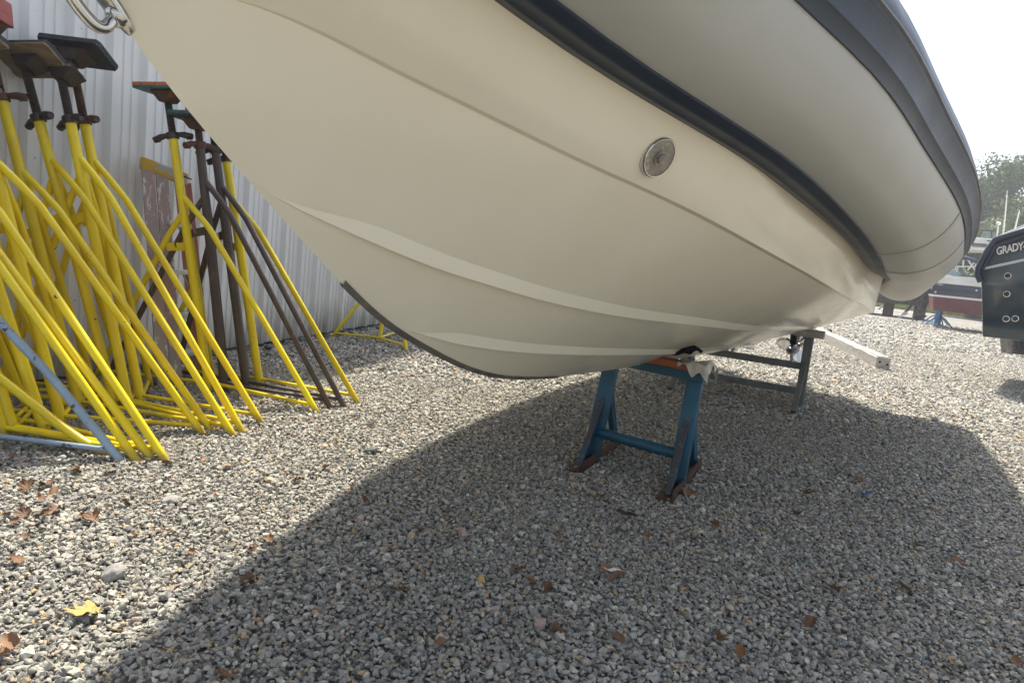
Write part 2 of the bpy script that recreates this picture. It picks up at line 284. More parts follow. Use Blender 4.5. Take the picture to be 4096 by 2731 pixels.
def gravel():
    hid = bpy.data.collections.new('stone_kinds')
    rs = np.random.default_rng(3)
    for i in range(14):
        bm = bmesh.new(); k = rs.integers(9, 16)
        d = rs.normal(size=(k, 3)); d /= np.linalg.norm(d, axis=1)[:, None]; d *= rs.uniform(.82, 1.1, (k, 1)); d *= np.array([1.0, rs.uniform(.62, .95), rs.uniform(.45, .75)])*.5
        for q in d: bm.verts.new(q)
        r_ = bmesh.ops.convex_hull(bm, input=bm.verts); bmesh.ops.delete(bm, geom=[v for v in bm.verts if not v.link_faces], context='VERTS')
        if i % 5 == 0: bmesh.ops.bevel(bm, geom=bm.edges[:], offset=.05, segments=1, affect='EDGES')
        me = bpy.data.meshes.new('stone'); bm.to_mesh(me); bm.free(); me.materials.append(M_stone)
        hid.objects.link(bpy.data.objects.new('stone_kind', me))
    def layer(y0, y1, sp, size, jit, z0, rim=0.):
        ys = np.arange(y0, y1, sp*.87); P = []
        for j, y in enumerate(ys):
            x0 = -.78*max(y, 0)-.9-rim; x1 = .80*max(y, 0)+.9+rim; xs = np.arange(x0, x1, sp)+(j % 2)*sp/2
            if rim and y > 1.0: xs = xs[(xs < x0+rim+.02) | (xs > x1-rim-.02)]
            P.append(np.c_[xs, np.full(len(xs), y)])
        P = np.concatenate(P); P += rs.normal(size=P.shape)*sp*jit
        P = P[(P@WN[:2]) > WOFF+.0]
        n_ = len(P); sz = np.clip(size*np.exp(rs.normal(size=n_)*.24), size*.5, size*1.9)
        big = rs.random(n_) < .008; sz[big] *= 1.6
        z = z0+sz*.13+rs.normal(size=n_)*.003+.006*np.sin(P[:, 0]*2.1+1)*np.sin(P[:, 1]*1.7)
        return np.c_[P, z], sz
    L_ = [layer(1.0, 3.3, .0165, .0208, .29, -.004), layer(1.0, 3.3, .031, .021, .4, .002), layer(1.0, 3.3, .021, .0095, .45, .0), layer(3.3, 5.2, .0185, .0230, .29, -.004), layer(3.3, 5.2, .036, .0225, .4, .002), layer(5.2, 13.0, .032, .037, .28, -.006), layer(13.0, 24, .075, .078, .3, -.012)]
    L_ += [layer(-.9, 9., .031, .037, .29, -.005, 2.2)]
    P = np.concatenate([q[0] for q in L_]); sz = np.concatenate([q[1] for q in L_]); n_ = len(P)
    me = bpy.data.meshes.new('gravel'); me.from_pydata(P.tolist(), [], [])
    rot = np.c_[rs.normal(size=n_)*.34, rs.normal(size=n_)*.34, rs.uniform(0, 6.28, n_)]
    a = me.attributes.new('rot', 'FLOAT_VECTOR', 'POINT'); a.data.foreach_set('vector', rot.astype(np.float32).ravel())
    a = me.attributes.new('scl', 'FLOAT', 'POINT'); a.data.foreach_set('value', sz.astype(np.float32))
    a = me.attributes.new('idx', 'INT', 'POINT'); a.data.foreach_set('value', rs.integers(0, 14, n_).astype(np.int32))
    ob = bpy.data.objects.new('gravel', me); COL.objects.link(ob); ob['kind'] = 'stuff'; tag(ob, 'loose grey crushed stone gravel covering the boatyard', 'gravel')
    ng = bpy.data.node_groups.new('scatter', 'GeometryNodeTree')
    ng.interface.new_socket(name='Geometry', in_out='INPUT', socket_type='NodeSocketGeometry'); ng.interface.new_socket(name='Geometry', in_out='OUTPUT', socket_type='NodeSocketGeometry')
    N = ng.nodes; Lk = ng.links; gi = N.new('NodeGroupInput'); go = N.new('NodeGroupOutput'); ip = N.new('GeometryNodeInstanceOnPoints'); ci = N.new('GeometryNodeCollectionInfo')
    ci.inputs[0].default_value = hid; ci.inputs['Separate Children'].default_value = True; ci.inputs['Reset Children'].default_value = True
    def na(nm, ty):
        q = N.new('GeometryNodeInputNamedAttribute'); q.data_type = ty; q.inputs[0].default_value = nm; return q.outputs[0]
    Lk.new(gi.outputs[0], ip.inputs['Points']); Lk.new(ci.outputs[0], ip.inputs['Instance']); ip.inputs['Pick Instance'].default_value = True
    Lk.new(na('idx', 'INT'), ip.inputs['Instance Index']); Lk.new(na('rot', 'FLOAT_VECTOR'), ip.inputs['Rotation']); Lk.new(na('scl', 'FLOAT'), ip.inputs['Scale'])
    Lk.new(ip.outputs[0], go.inputs[0])
    md = ob.modifiers.new('scatter', 'NODES'); md.node_group = ng
gravel()

# ------------------------------------------------------------------ metal building
def building():
    U0, NP, PI_, HT = .255, 14, .264, 4.75
    t = thing('metal_building', 'pale grey ribbed metal building wall behind the yellow boat stands', 'building', wpt(U0, 0, 0))
    prof = [(0, 0), (.026, .036), (.065, .036), (.082, 0), (.13, 0), (.136, .008), (.155, .008), (.161, 0), (.195, 0), (.201, .008), (.22, .008), (.226, 0)]
    me = None
    for k in range(NP):
        u = U0+k*4*PI_
        if me is None:
            pts = [(j*PI_+a_, d) for j in range(4) for a_, d in prof]+[(4*PI_, 0), (4*PI_+.026, .0345), (4*PI_+.063, .0345)]
            mb = MB(); rows = []
            for z in (.03, HT): rows.append([wpt(u+a_, d-(.002 if i < 3 else 0), z) for i, (a_, d) in enumerate(pts)])
            mb.grid(rows); ob = mb.build('wall_panel', M_wall, t, smooth=0); me = ob.data
        else:
            ob = bpy.data.objects.new('wall_panel', me); COL.objects.link(ob); ob.parent = t
            ob.location = [float(q) for q in WD*(u-U0)]
    sm = MB(); sm.lathe((0, 0, 0), WN, [(0, .0075), (.0015, .0078), (.002, .0052), (.006, .005), (.0065, .003)], 8)
    first = None
    for z in (.47, 1.245, 1.995):
        for k in range(25):
            u = 2.991-PI_+k*PI_+(random.random()-.5)*.02
            p_ = wpt(u, .0, z+(random.random()-.5)*.008)
            if first is None: first = sm.build('wall_screw', M_zinc, None); me = first.data; bpy.data.objects.remove(first)
            ob = bpy.data.objects.new('wall_screw', me); COL.objects.link(ob); ob.parent = t; ob.location = [float(q) for q in p_-wpt(U0, 0, 0)]
    E1 = U0+NP*4*PI_
    mb = MB()
    for A, B in ((wpt(U0, -.02, 0), wpt(U0, -9, 0)), (wpt(U0, -9, 0), wpt(E1, -9, 0)), (wpt(E1, -9, 0), wpt(E1, -.02, 0))):
        mb.slab([A, B, B+[0, 0, HT], A+[0, 0, HT]], nrm(np.cross(B-A, [0, 0, 1]))*-.05)
    mb.build('rear_wall', M_wall, t, smooth=0)
    mb = MB(); mb.slab([wpt(U0-.2, .12, HT), wpt(U0-.2, -4.5, HT+1.4), wpt(U0-.2, -9.2, HT), wpt(U0-.2, -9.2, HT+.08), wpt(U0-.2, -4.5, HT+1.48), wpt(U0-.2, .12, HT+.08)], WD*(E1-U0+.4))
    mb.build('roof', M_shing, t, smooth=0)
building()

# ------------------------------------------------------------------ the inflatable boat (boat frame: s aft, q to the near side, z up)
TH = rad(27); BA = np.array([math.sin(TH), math.cos(TH), 0]); BN = np.array([math.cos(TH), -math.sin(TH), 0]); BK = np.array([.017, 2.244, 0])
def bw(s_, q, z): return BK+BA*s_+BN*q+np.array([0, 0, z])
def b_onq(px, q):
    v = ray(*px); k = (q-(CAM-BK)@BN)/(v@BN); P = CAM+k*v-BK; return P@BA, q, P[2]
def b_ons(px, s_):
    v = ray(*px); k = (s_-(CAM-BK)@BA)/(v@BA); P = CAM+k*v-BK; return s_, P@BN, P[2]
TS = [-1.36, -.68, -.17, .34, 1.02, 1.87, 2.975, 5.1]; TT = [.255, .476, .679, .807, .973, 1.084, 1.17, 1.16]; TZ = [1.81, 1.663, 1.587, 1.531, 1.434, 1.342, 1.337, 1.191]; TR = .243
PH0 = ([-1.4, -.88, -.4, 0, .38, .62, 1.5, 3, 5.1], [-104, -103, -101, -106, -110, -114, -124, -133, -141])
PH1 = ([-1.4, -.84, -.5, 0, .5, .94, 1.43, 3, 5.1], [-79, -77, -74, -78, -80, -90, -98, -114, -139])
KS = [-1.75, -1.62, -1.53, -1.46, -1.382, -1.268, -1.129, -1.01, -.851, -.699, -.523, -.332, -.176, .035, .323, .629, 1.066, 1.476, 3, 5.2]
KZ = [1.75, 1.60, 1.483, 1.405, 1.327, 1.227, 1.124, 1.04, .932, .844, .77, .703, .662, .627, .597, .576, .550, .530, .455, .375]
NS = [-1.40, -1.22, -1.002, -.852, -.699, -.489, -.31, -.039, .394, .862, 1.326, 2.551, 4, 5.2]
NT = [.004, .097, .183, .244, .309, .400, .474, .561, .656, .752, .830, .925, .972, .985]
NZ = [1.36, 1.372, 1.34, 1.314, 1.286, 1.249, 1.222, 1.184, 1.13, 1.073, 1.02, .944, .87, .815]
def tube_pt(s_, ph, off=0.):
    q = spl(TS, TT, s_)[0]; z = spl(TS, TZ, s_)[0]; dq = ((spl(TS, TT, s_+.01)-spl(TS, TT, s_-.01))/.02)[0]; c = math.sqrt(1+dq*dq); r_ = TR+off; a_ = rad(ph)
    return np.array([s_-dq/c*r_*math.cos(a_), q+r_*math.cos(a_)/c, z+r_*math.sin(a_)])
def lin(T, x): return float(np.interp(x, T[0], T[1]))
def smo(T, x): return float(np.mean(np.interp(np.linspace(x-.35, x+.35, 15), T[0], T[1])))

def ribboat():
    t = thing('inflatable_boat', 'large cream hulled rigid inflatable boat with grey tubes propped on low stands', 'boat', bw(0, 0, 0))
    # ---- tube centre line: stern -> bow, then the nose, then mirrored
    st = [float(q) for q in np.linspace(5.1, -1.36, 54)]
    nose = [(-1.52, .20, 1.838), (-1.65, .135, 1.86), (-1.73, .07, 1.873), (-1.76, 0, 1.877)]
    cl = []
    for s_ in st:
        q = spl(TS, TT, s_)[0]; z = spl(TS, TZ, s_)[0]; cl.append((s_, q, z))
    cl += nose
    cl = cl+[(s_, -q, z) for s_, q, z in cl[:-1][::-1]]
    cl = [np.array(c) for c in cl]; n_ = len(cl)
    def frame(i):
        d = cl[min(i+1, n_-1)]-cl[max(i-1, 0)]; d = nrm([d[0], d[1], 0]); return np.array([-d[1], d[0], 0])*-1.   # outward (near side at the start)
    def sec(i, ph, off=0.):
        ow = frame(i)
        a_ = rad(ph); return cl[i]+(TR+off)*(ow*math.cos(a_)+np.array([0, 0, math.sin(a_)]))
    ow0 = frame(2); sg = 1 if ow0[1] > 0 else -1
    def secp(i, ph, off=0.):
        ow = frame(i)*sg; a_ = rad(ph); P = cl[i]+(TR+off)*(ow*math.cos(a_)+np.array([0, 0, math.sin(a_)])); return bw(*P)
    phs = np.linspace(0, 360, 40, endpoint=False)
    mb = MB()
    def cone(i, d):     # rounded tail
        rows = []
        for k in range(7):
            a_ = k/6*math.pi/2; f = max(.02, math.cos(a_)); e = math.sin(a_)*.16
            ow = frame(i)*sg
            rows.append([bw(*(cl[i]+np.array([e, 0, 0])+TR*f*(ow*math.cos(rad(p_))+np.array([0, 0, math.sin(rad(p_))])))) for p_ in phs])
        return rows[::-1]
    rows = cone(0, 1)[:-1]+[[secp(i, p_) for p_ in phs] for i in range(n_)]+cone(n_-1, 1)[::-1][1:]
    mb.grid(rows, True); mb.build('inflatable_tube', M_tube, t, smooth=60)
    # ---- strips that follow the tube
    def strip(name, lo, hi, prof, m, i0=0, i1=n_):
        mb = MB(); R_ = []
        for i in range(i0, i1):
            a_, b_ = lo(i), hi(i); R_.append([secp(i, a_+(b_-a_)*f, off) for f, off in prof])
        mb.grid(R_); return mb.build(name, m, t, smooth=40)
    def ss(i): return cl[i][0]
    strip('lower_tube_band', lambda i: smo(PH0, ss(i))-2, lambda i: smo(PH1, ss(i)), [(0, -.01), (.02, .005), (.30, .0065), (.33, .0085), (.37, .0085), (.40, .0065), (.62, .0065), (.66, .008), (.74, .008), (.78, .006), (.97, .005), (1, -.01)], M_navy)
    strip('rub_strake', lambda i: -16., lambda i: 34., [(0, -.01), (.01, .006), (.12, .008), (.16, .016), (.32, .019), (.40, .030), (.43, .026), (.46, .030), (.55, .034), (.8, .030), (.92, .012), (.99, .006), (1, -.01)], M_navy)
    strip('rub_strake_piping', lambda i: 7., lambda i: 8.6, [(0, .02), (.2, .036), (.8, .036), (1, .02)], M_seam)
    for s_ in (1.12, 1.60):
        i = int(np.argmin([abs(c[0]-s_)+(10 if c[1] < 0 else 0) for c in cl]))
        mb = MB(); R_ = []
        for ph in np.linspace(smo(PH1, s_)-2, -17, 30):
            P = [tube_pt(s_+ds, ph, o_) for ds, o_ in ((-.013, .0005), (-.012, .0028), (.010, .003), (.0115, .0008))]; R_.append([bw(*p_) for p_ in P])
        mb.grid(R_); mb.build('tube_seam', M_tube if s_ < 1.3 else M_tube, t, smooth=20)
        mb = MB(); mb.tube([bw(*tube_pt(s_+.012, ph, .001)) for ph in np.linspace(smo(PH1, s_)-2, -17, 30)], .0022, 6); mb.build('seam_edge', M_seam, t)
    # ---- hull
    sh = np.concatenate([np.linspace(-1.70, -1.40, 7), np.linspace(-1.36, 1.5, 58), np.linspace(1.6, 5.15, 26)])
    gq, gz = [], []
    gs = np.linspace(-1.36, 5.1, 90); G = np.array([tube_pt(x, smo(PH0, x)) for x in gs])
    def Gq(x): return float(np.interp(x, np.concatenate([[-1.75, -1.62], G[:, 0]]), np.concatenate([[.02, .09], G[:, 1]])))
    def Gz(x): return float(np.interp(x, np.concatenate([[-1.75, -1.62], G[:, 0]]), np.concatenate([[1.755, 1.66], G[:, 2]])))
    f1 = ([-1.8, -.75, -.62, -.50, -.392, -.154, .0, .3, .88, 1.6, 5.3], [.0, .012, .035, .082, .123, .184, .205, .222, .226, .222, .22])
    f2 = ([-1.4, -1.10, -1.042, -.985, -.90, -.802, -.68, -.544, -.38, -.197, .1, .377, 1.31, 2.7, 5.3], [.0, .03, .085, .150, .232, .300, .355, .398, .434, .464, .490, .508, .552, .578, .60])
    def section(x, sgn):
        k = float(spl(KS, KZ, x)[0])
        if x <= -1.40: q, z = 0.002, k+.004
        else: q = float(spl(NS, NT, x)[0]); z = float(spl(NS, NZ, x)[0])
        L_ = math.hypot(q, z-k)+1e-6; un = np.array([(z-k)/L_, -q/L_])            # outward-down normal in (q,z)
        bul = .006*min(1, max(0, (x+1.2)/.8))
        def on(f, off=0.): 
            P = np.array([q*f, k+(z-k)*f])+un*(off+bul*4*f*(1-f)); return P
        def amp(x0, x1, top): u_ = min(1., max(0., (x-x0)/(x1-x0))); return top*u_*u_*(3-2*u_)
        d1 = amp(-.62, -.42, .013); w1 = min(.030/L_, .10); a1 = float(np.clip(spl(f1[0], f1[1], x)[0], .004, .4))
        d2 = amp(-1.10, -.80, .014); w2 = min(.034/L_, .085); a2 = float(np.clip(spl(f2[0], f2[1], x)[0], .01, .7))
        a1 = min(a1, a2*.45); w1 *= min(1., .05+d1/.013); w2 *= min(1., .05+d2/.014); w1 = min(w1, (a2-a1)*.4)
        if x > 4.4: d2 *= max(0, 1-(x-4.4)/.05)
        if x > 3.9: d1 *= max(0, 1-(x-3.9)/.05)
        pts = [on(0), on(a1*.5), on(a1-min(.008, a1*.08)), on(a1, d1), on(a1+w1), on((a1+w1+a2)/2), on(a2-min(.008, a2*.08)), on(a2, d2), on(a2+w2), on((a2+w2+.97)/2), on(.955), on(.988), ]
        kn = np.array([q, z]); e = amp(-1.35, -1.0, .013)
        g_ = np.array([max(Gq(x), q*.5+.002), max(Gz(x), z+.002)]); tp = nrm(g_-kn); pn = np.array([tp[1], -tp[0]])
        lp_ = on(.994)+np.array([e, 0.]); pts += [lp_]; kn = lp_; tp = nrm(g_-kn); pn = np.array([tp[1], -tp[0]]); e = 0.
        hgt = np.linalg.norm(g_-kn)
        for f in (.18, .36, .58, .8, 1.0, 1.12): pts.append(kn+tp*hgt*f+pn*(.010*4*max(0, f*(1-f))))
        return [bw(x, sgn*max(0, P[0]), P[1]) for P in pts]
    mb = MB(); rows = []
    for x in sh:
        P = section(x, 1); S_ = section(x, -1); rows.append(S_[::-1]+P[1:])
    mb.grid(rows); o_ = len(mb.v)-len(rows[0]); mb.f.append(tuple(range(o_, len(mb.v))))
    hull = mb.build('hull', M_gel, t, smooth=15)
    # deck so that the boat is closed and casts a full shadow
    mb = MB(); mb.grid([[bw(x, f*Gq(x)*1.02, Gz(x)+.06) for f in (-1, 0, 1)] for x in np.linspace(-1.6, 5.1, 30)]); mb.build('deck', M_white, t)
    # keel guard
    mb = MB(); R_ = []
    for x in np.linspace(-.855, .35, 40):
        P = [section(x, -1), section(x, 1)]; k = np.array(bw(x, 0, float(spl(KS, KZ, x)[0])))
        wd_ = .012; row = []
        for sgn in (-1, 1):
            A = np.array(P[0 if sgn < 0 else 1][0]); B = np.array(P[0 if sgn < 0 else 1][9]); d = nrm(B-A); nn = nrm(np.cross(d, BA)); 
            if nn@BN*sgn < 0: nn = -nn
            pr = [A+d*wd_*f+nn*o_ for f, o_ in ((1.0, .0002), (.97, .0035), (.3, .004))]
            row.append(pr if sgn < 0 else pr[::-1])
        tang = bw(x+.01, 0, float(spl(KS, KZ, x+.01)[0]))-bw(x-.01, 0, float(spl(KS, KZ, x-.01)[0])); dn = nrm(np.cross(tang, BN)); dn = dn if dn[2] < 0 else -dn
        R_.append(row[0]+[k+dn*.005]+row[1])
    mb.grid(R_); mb.build('keel_guard', M_guard, t, smooth=50)
    # bow eye: plate + bent rod
    def stem(z): return float(np.interp(z, KZ[::-1][0:] if KZ[0] < KZ[-1] else KZ[::-1], KS[::-1]))
    e0 = np.array(bw(*b_onq((505, 95), 0))); e1_ = np.array(bw(*b_onq((305, -180), 0)))
    ax = nrm(e1_-e0); ou = nrm(np.cross(ax, BN)); 
    if ou@BA > 0: ou = -ou
    Ls = np.linalg.norm(e1_-e0)
    mb = MB(); out = []
    for k in range(20):
        a_ = 2*math.pi*k/20; out.append((e0+e1_)/2+ax*math.cos(a_)*(Ls/2+.016)+BN*math.sin(a_)*.017-ou*.004)
    mb.slab(out, ou*.012); eye = mb.build('bow_eye', M_steel, t, smooth=30, bevel=.003)
    a0, a1_ = e0+ax*.014, e1_-ax*.014
    Dd = np.linalg.norm(a1_-a0); ctl = [a0, a0+ou*.016, a0+ou*.031-ax*.001, a0+ou*.041+ax*Dd*.12, a0+ou*.044+ax*Dd*.30, a0+ou*.045+ax*Dd*.5, a0+ou*.044+ax*Dd*.70, a0+ou*.041+ax*Dd*.88, a1_+ou*.031+ax*.001, a1_+ou*.016, a1_]
    tt = np.arange(len(ctl)); path = list(np.stack([spl(tt, [c_[k] for c_ in ctl], np.linspace(0, len(ctl)-1, 41)) for k in range(3)], 1))
    mb = MB(); mb.tube(path, .0088, 14); mb.lathe(a0+ou*.004, ou, [(0, .016), (.008, .015), (.012, .0105)], 14); mb.lathe(a1_+ou*.004, ou, [(0, .016), (.008, .015), (.012, .0105)], 14)
    mb.build('eye_ring', M_steel, eye, smooth=50)
    # round plate with a bolt on the topside
    px = (2630, 628); v = ray(*px); best = None
    for k in np.arange(1., 4, .002):
        P = CAM+v*k-BK; x, q, z = P@BA, P@BN, P[2]
        if x < -1: continue
        pts = section(x, 1)[13:]; pq = [(np.array(p_)-BK)@BN for p_ in pts]; pz = [p_[2] for p_ in pts]
        if q < np.interp(z, pz, pq): best = (x, q, z); break
    x, q, z = best; c0 = np.array(bw(x, q, z))
    pts = section(x, 1); d1 = nrm(np.array(pts[17])-np.array(pts[14])); p2 = section(x+.05, 1); d2 = nrm(np.array(p2[15])-np.array(pts[15])); nn = nrm(np.cross(d1, d2)); nn = nn if nn@BN > 0 else -nn
    mb = MB(); mb.lathe(c0-nn*.003, nn, [(0, .047), (.008, .047), (.010, .044), (.0105, .0), ], 40); pl = mb.build('anode_plate', M_disc, t, smooth=30); mb = MB(); mb.lathe(c0-nn*.004, nn, [(0, .0505), (.006, .0495), (.0075, .047)], 40); mb.build('sealant_bead', M_sheet, pl, smooth=40)
    mb = MB(); mb.tube([c0+nn*.008+.0455*(d1*math.cos(a_)+nrm(np.cross(nn, d1))*math.sin(a_)) for a_ in np.linspace(0, 6.2832, 41)], .002, 6, cap=False); mb.build('rim', M_steel, pl)
    mb = MB(); mb.lathe(c0+nn*.007, nn, [(0, .017), (.003, .017)], 20); mb.lathe(c0+nn*.010, nn, [(0, .0125), (.009, .0125), (.0105, .011)], 6); mb.lathe(c0+nn*.019, nn, [(0, .007), (.003, .0065)], 10); mb.build('bolt', M_disc, pl, smooth=20)
    # twin outboards
    for sg_ in (1, -1):
        q = .34*sg_; s0 = 5.42
        z0 = .36
        mb = MB()
        out = lambda L_: [bw(a_, q-.05, c_) for a_, c_ in L_]
        leg = [(s0-.13, 1.15), (s0-.11, .62), (s0-.14, .50), (s0-.05, .40), (s0+.12, .40), (s0+.16, .52), (s0+.10, .62), (s0+.12, 1.15)]
        mb.slab([bw(a_, q-.035, c_) for a_, c_ in leg], BN*.07); om = mb.build('outboard_motor', M_blackp, t, smooth=30, bevel=.015)
        mb = MB(); mb.slab([bw(a_, q-.09, c_) for a_, c_ in [(s0-.16, .545), (s0+.02, .56), (s0+.24, .56), (s0+.24, .575), (s0+.02, .578), (s0-.16, .56)]], BN*.18); mb.build('cavitation_plate', M_blackp, om)
        mb = MB(); mb.lathe(bw(s0-.27, q, z0), BA, [(0, .006), (.03, .03), (.1, .052), (.25, .06), (.4, .055), (.46, .05)], 16); mb.build('gearcase', M_blackp, om, smooth=60)
        mb = MB(); mb.slab([bw(a_, q-.008, c_) for a_, c_ in [(s0-.12, z0-.03), (s0+.08, z0-.03), (s0+.10, z0-.17), (s0+.02, z0-.18)]], BN*.016); mb.build('skeg', M_guard if sg_ > 0 else M_timb, om)
        mb = MB(); mb.slab([bw(a_, q-.19, c_) for a_, c_ in [(s0-.25, 1.15), (s0+.3, 1.15), (s0+.36, 1.4), (s0+.25, 1.72), (s0-.1, 1.78), (s0-.28, 1.6)]], BN*.38); mb.build('cowling', M_blackp, om, smooth=40, bevel=.05)
        pr = None
        mb = MB(); mb.lathe(bw(s0+.17, q, z0), BA, [(0, .05), (.12, .045), (.15, .02)], 14); pr = mb.build('propeller', M_steel, om, smooth=60)
        for k in range(3):
            a0_ = 2*math.pi*k/3+.9; mb = MB(); R_ = []
            for r_ in np.linspace(.04, .19, 7):
                wv = .085*math.sin(min(1, (r_-.02)/.13)*math.pi*.62)*(1-.75*max(0, (r_-.14)/.05)**2)+.006; row = []
                for f in np.linspace(-1, 1, 6):
                    an = a0_+f*wv/r_*.8; row.append(bw(s0+.24+f*wv*.55+.02*f*f, q+r_*math.cos(an), z0+r_*math.sin(an)))
                R_.append(row)
            mb.grid(R_); o_ = mb.build('blade', M_steel, pr, smooth=60); md = o_.modifiers.new('thick', 'SOLIDIFY'); md.thickness = .006
ribboat()

# ------------------------------------------------------------------ blue trestle and what lies on it
def trestle():
    Ff, Fr = gnd(2308, 1878), gnd(2666, 1992); Rr = gnd(2772, 1866); Rl = Ff+(Rr-Fr)
    t = thing('trestle', 'dark blue steel keel trestle with rusty feet under the cream hull', 'trestle', (Ff+Fr)/2)
    A = nrm(Rr-Fr); X = nrm(Fr-Ff); Z = np.array([0, 0, 1.])
    mid = (Fr+Rr)/2*.55+Fr*.45; topR = aty(2790, 1535, mid[1]+.03); zt = topR[2]
    tops = []
    for F_, R_, nm in ((Ff, Rl, 0), (Fr, Rr, 1)):
        ft = F_+A*.20; tp = F_+A*.30+Z*(zt); tp = tp+X*(.02 if nm == 0 else -.0); tops.append(tp)
        mb = MB(); mb.bar(ft+Z*.01, tp, .075, .055, side=A); po = mb.build('post', M_tblue, t, smooth=20, bevel=.004)
        a_ = ft+(tp-ft)*.66-A*.028
        mb = MB(); mb.slab([a_-X*.005, F_+A*.02+Z*.02-X*.005, ft+Z*.02-A*.02-X*.005], X*.01); mb.build('gusset', M_tblue, t, smooth=0)
        mb = MB(); mb.bar(a_+A*.004, F_+A*.012+Z*.012, 0.03, .008, side=nrm(np.cross(X, a_-F_))); mb.build('front_flange', M_tblue2, t, smooth=0, bevel=.002)
        mb = MB(); mb.bar(ft+(tp-ft)*.80+A*.02, R_+Z*.02, .045, .03, side=X); mb.build('back_leg', M_tblue, t, smooth=0, bevel=.004)
        mb = MB(); mb.bar(F_-A*.05+Z*.006, R_+A*.04+Z*.006, .085, .008); mb.bar(F_-A*.04+Z*.03+X*.035, R_+A*.03+Z*.03+X*.035, .006, .05); mb.build('foot', M_rust, t, smooth=0)
    pl_, pr_ = Ff+A*.215+Z*.155, Fr+A*.215+Z*.155
    mb = MB(); mb.tube([pl_, (pl_+pr_)/2, pr_], .027, 16); mb.build('cross_pipe', M_tblue, t)
    d = nrm(tops[1]-tops[0]); Y = nrm(np.cross(Z, d))
    b0, b1 = tops[0]-d*.06, tops[1]+d*.055
    mb = MB(); mb.bar(b0+Z*.024, b1+Z*.024, .085, .045); mb.build('top_beam', M_tblue, t, smooth=0, bevel=.004)
    lab = thing('wooden_block', 'orange stained wooden block on the blue trestle under the keel', 'block', b1+Z*.047)
    mb = MB(); mb.bar(b0+d*.05+Z*.064, b1+d*.004+Z*.064, .10, .034); mb.build('board', M_orgw, lab, smooth=0, bevel=.003)
    # crumpled sheet draped over the block's end
    rs = np.random.default_rng(5); mb = MB(); R_ = []
    for i, u in enumerate(np.linspace(0, 1, 15)):
        row = []
        for j, w in enumerate(np.linspace(-1, 1, 17)):
            P = b1-d*.13+d*(.155*u)+Y*(.062*np.clip(w*1.5, -1, 1)); z = .086+.006*math.sin(u*9+w*5)+rs.normal()*.0012+.02*u*(1-abs(w))
            if abs(w) > .66: z -= (abs(w)-.66)*(.10+.07*math.sin(u*5.3+2.2*w)+.05*math.sin(u*13.7+1)); P = P+Y*np.sign(w)*(.004+.004*math.sin(u*23))
            if u > .94: z -= .03*(1+.5*math.sin(w*9))*((u-.94)/.06); P = P+d*.004
            row.append(P+Z*z)
        R_.append(row)
    mb.grid(R_); o_ = mb.build('plastic_sheet', M_sheet, None, smooth=60, origin=b1+Z*.08); tag(o_, 'crumpled off-white plastic sheet draped over the orange block', 'sheet')
    mb = MB(); R_ = []
    for u in np.linspace(0, 1, 22):
        row = []
        for w in np.linspace(-1, 1, 9):
            P = b1-d*.36+d*(.30*u)+Y*(-.02+.065*w+.02*math.sin(u*6)); z = .096+.035*u+.012*math.sin(u*8+w*2)*(u)+.016*math.exp(-((u-.9)/.09)**2)
            row.append(P+Z*z)
        R_.append(row)
    mb.grid(R_); o_ = mb.build('carpet_strip', M_carp, None, smooth=60, origin=b1-d*.2+Z*.09); md = o_.modifiers.new('thick', 'SOLIDIFY'); md.thickness = .016; md.offset = 1
    tag(o_, 'folded black carpet strip wedged between trestle and keel', 'carpet')
trestle()

def galvanised_stand():
    S0 = 4.21
    def P(px, s_=S0): return np.array(bw(*b_ons(px, s_)))
    fr = P((3190, 1622)); fr[2] = 0; tr = P((3222, 1345)); fl = P((2775, 1500)); 
    q0, q1 = -.40, .56
    fl = np.array(bw(S0, q0-.02, 0)); tl = np.array(bw(S0, q0+.03, tr[2])); fr = np.array(bw(S0, q1+.0, 0)); tr = np.array(bw(S0, q1+.0, tr[2]+.0))
    t = thing('keel_stand', 'galvanised square tube stand with two rails under the aft hull', 'stand', (fl+fr)/2)
    for A, B in ((fl, tl), (fr, tr)):
        mb = MB(); mb.bar(A, B, .07, .07, side=BA); mb.build('post', M_galv, t, smooth=0, bevel=.006)
        mb = MB(); mb.box(A+[0, 0, .005], (.16, .16, .01), X=BN); mb.build('foot_plate', M_galv, t, smooth=0)
        for k in (-1, 1):
            mb = MB(); mb.bar(A+(B-A)*.62+BA*.03*k, A+BA*.42*k+[0, 0, .02], .04, .04, side=BN); mb.build('brace', M_galv, t, smooth=0)
        zz = .56 if A is fl else .665
        mb = MB(); mb.box(B+[0, 0, .03], (.22, .14, .06), X=BN); mb.build('pad', M_timb, t, smooth=0, bevel=.006)
    for pa in ((3193, 1462), (3175, 1560)):
        z = P(pa)[2]
        mb = MB(); A = bw(S0, q0, z); B = bw(S0, q1, z); mb.bar(A, B, .055, .055, side=BA); mb.build('rail', M_galv, t, smooth=0, bevel=.005)
galvanised_stand()

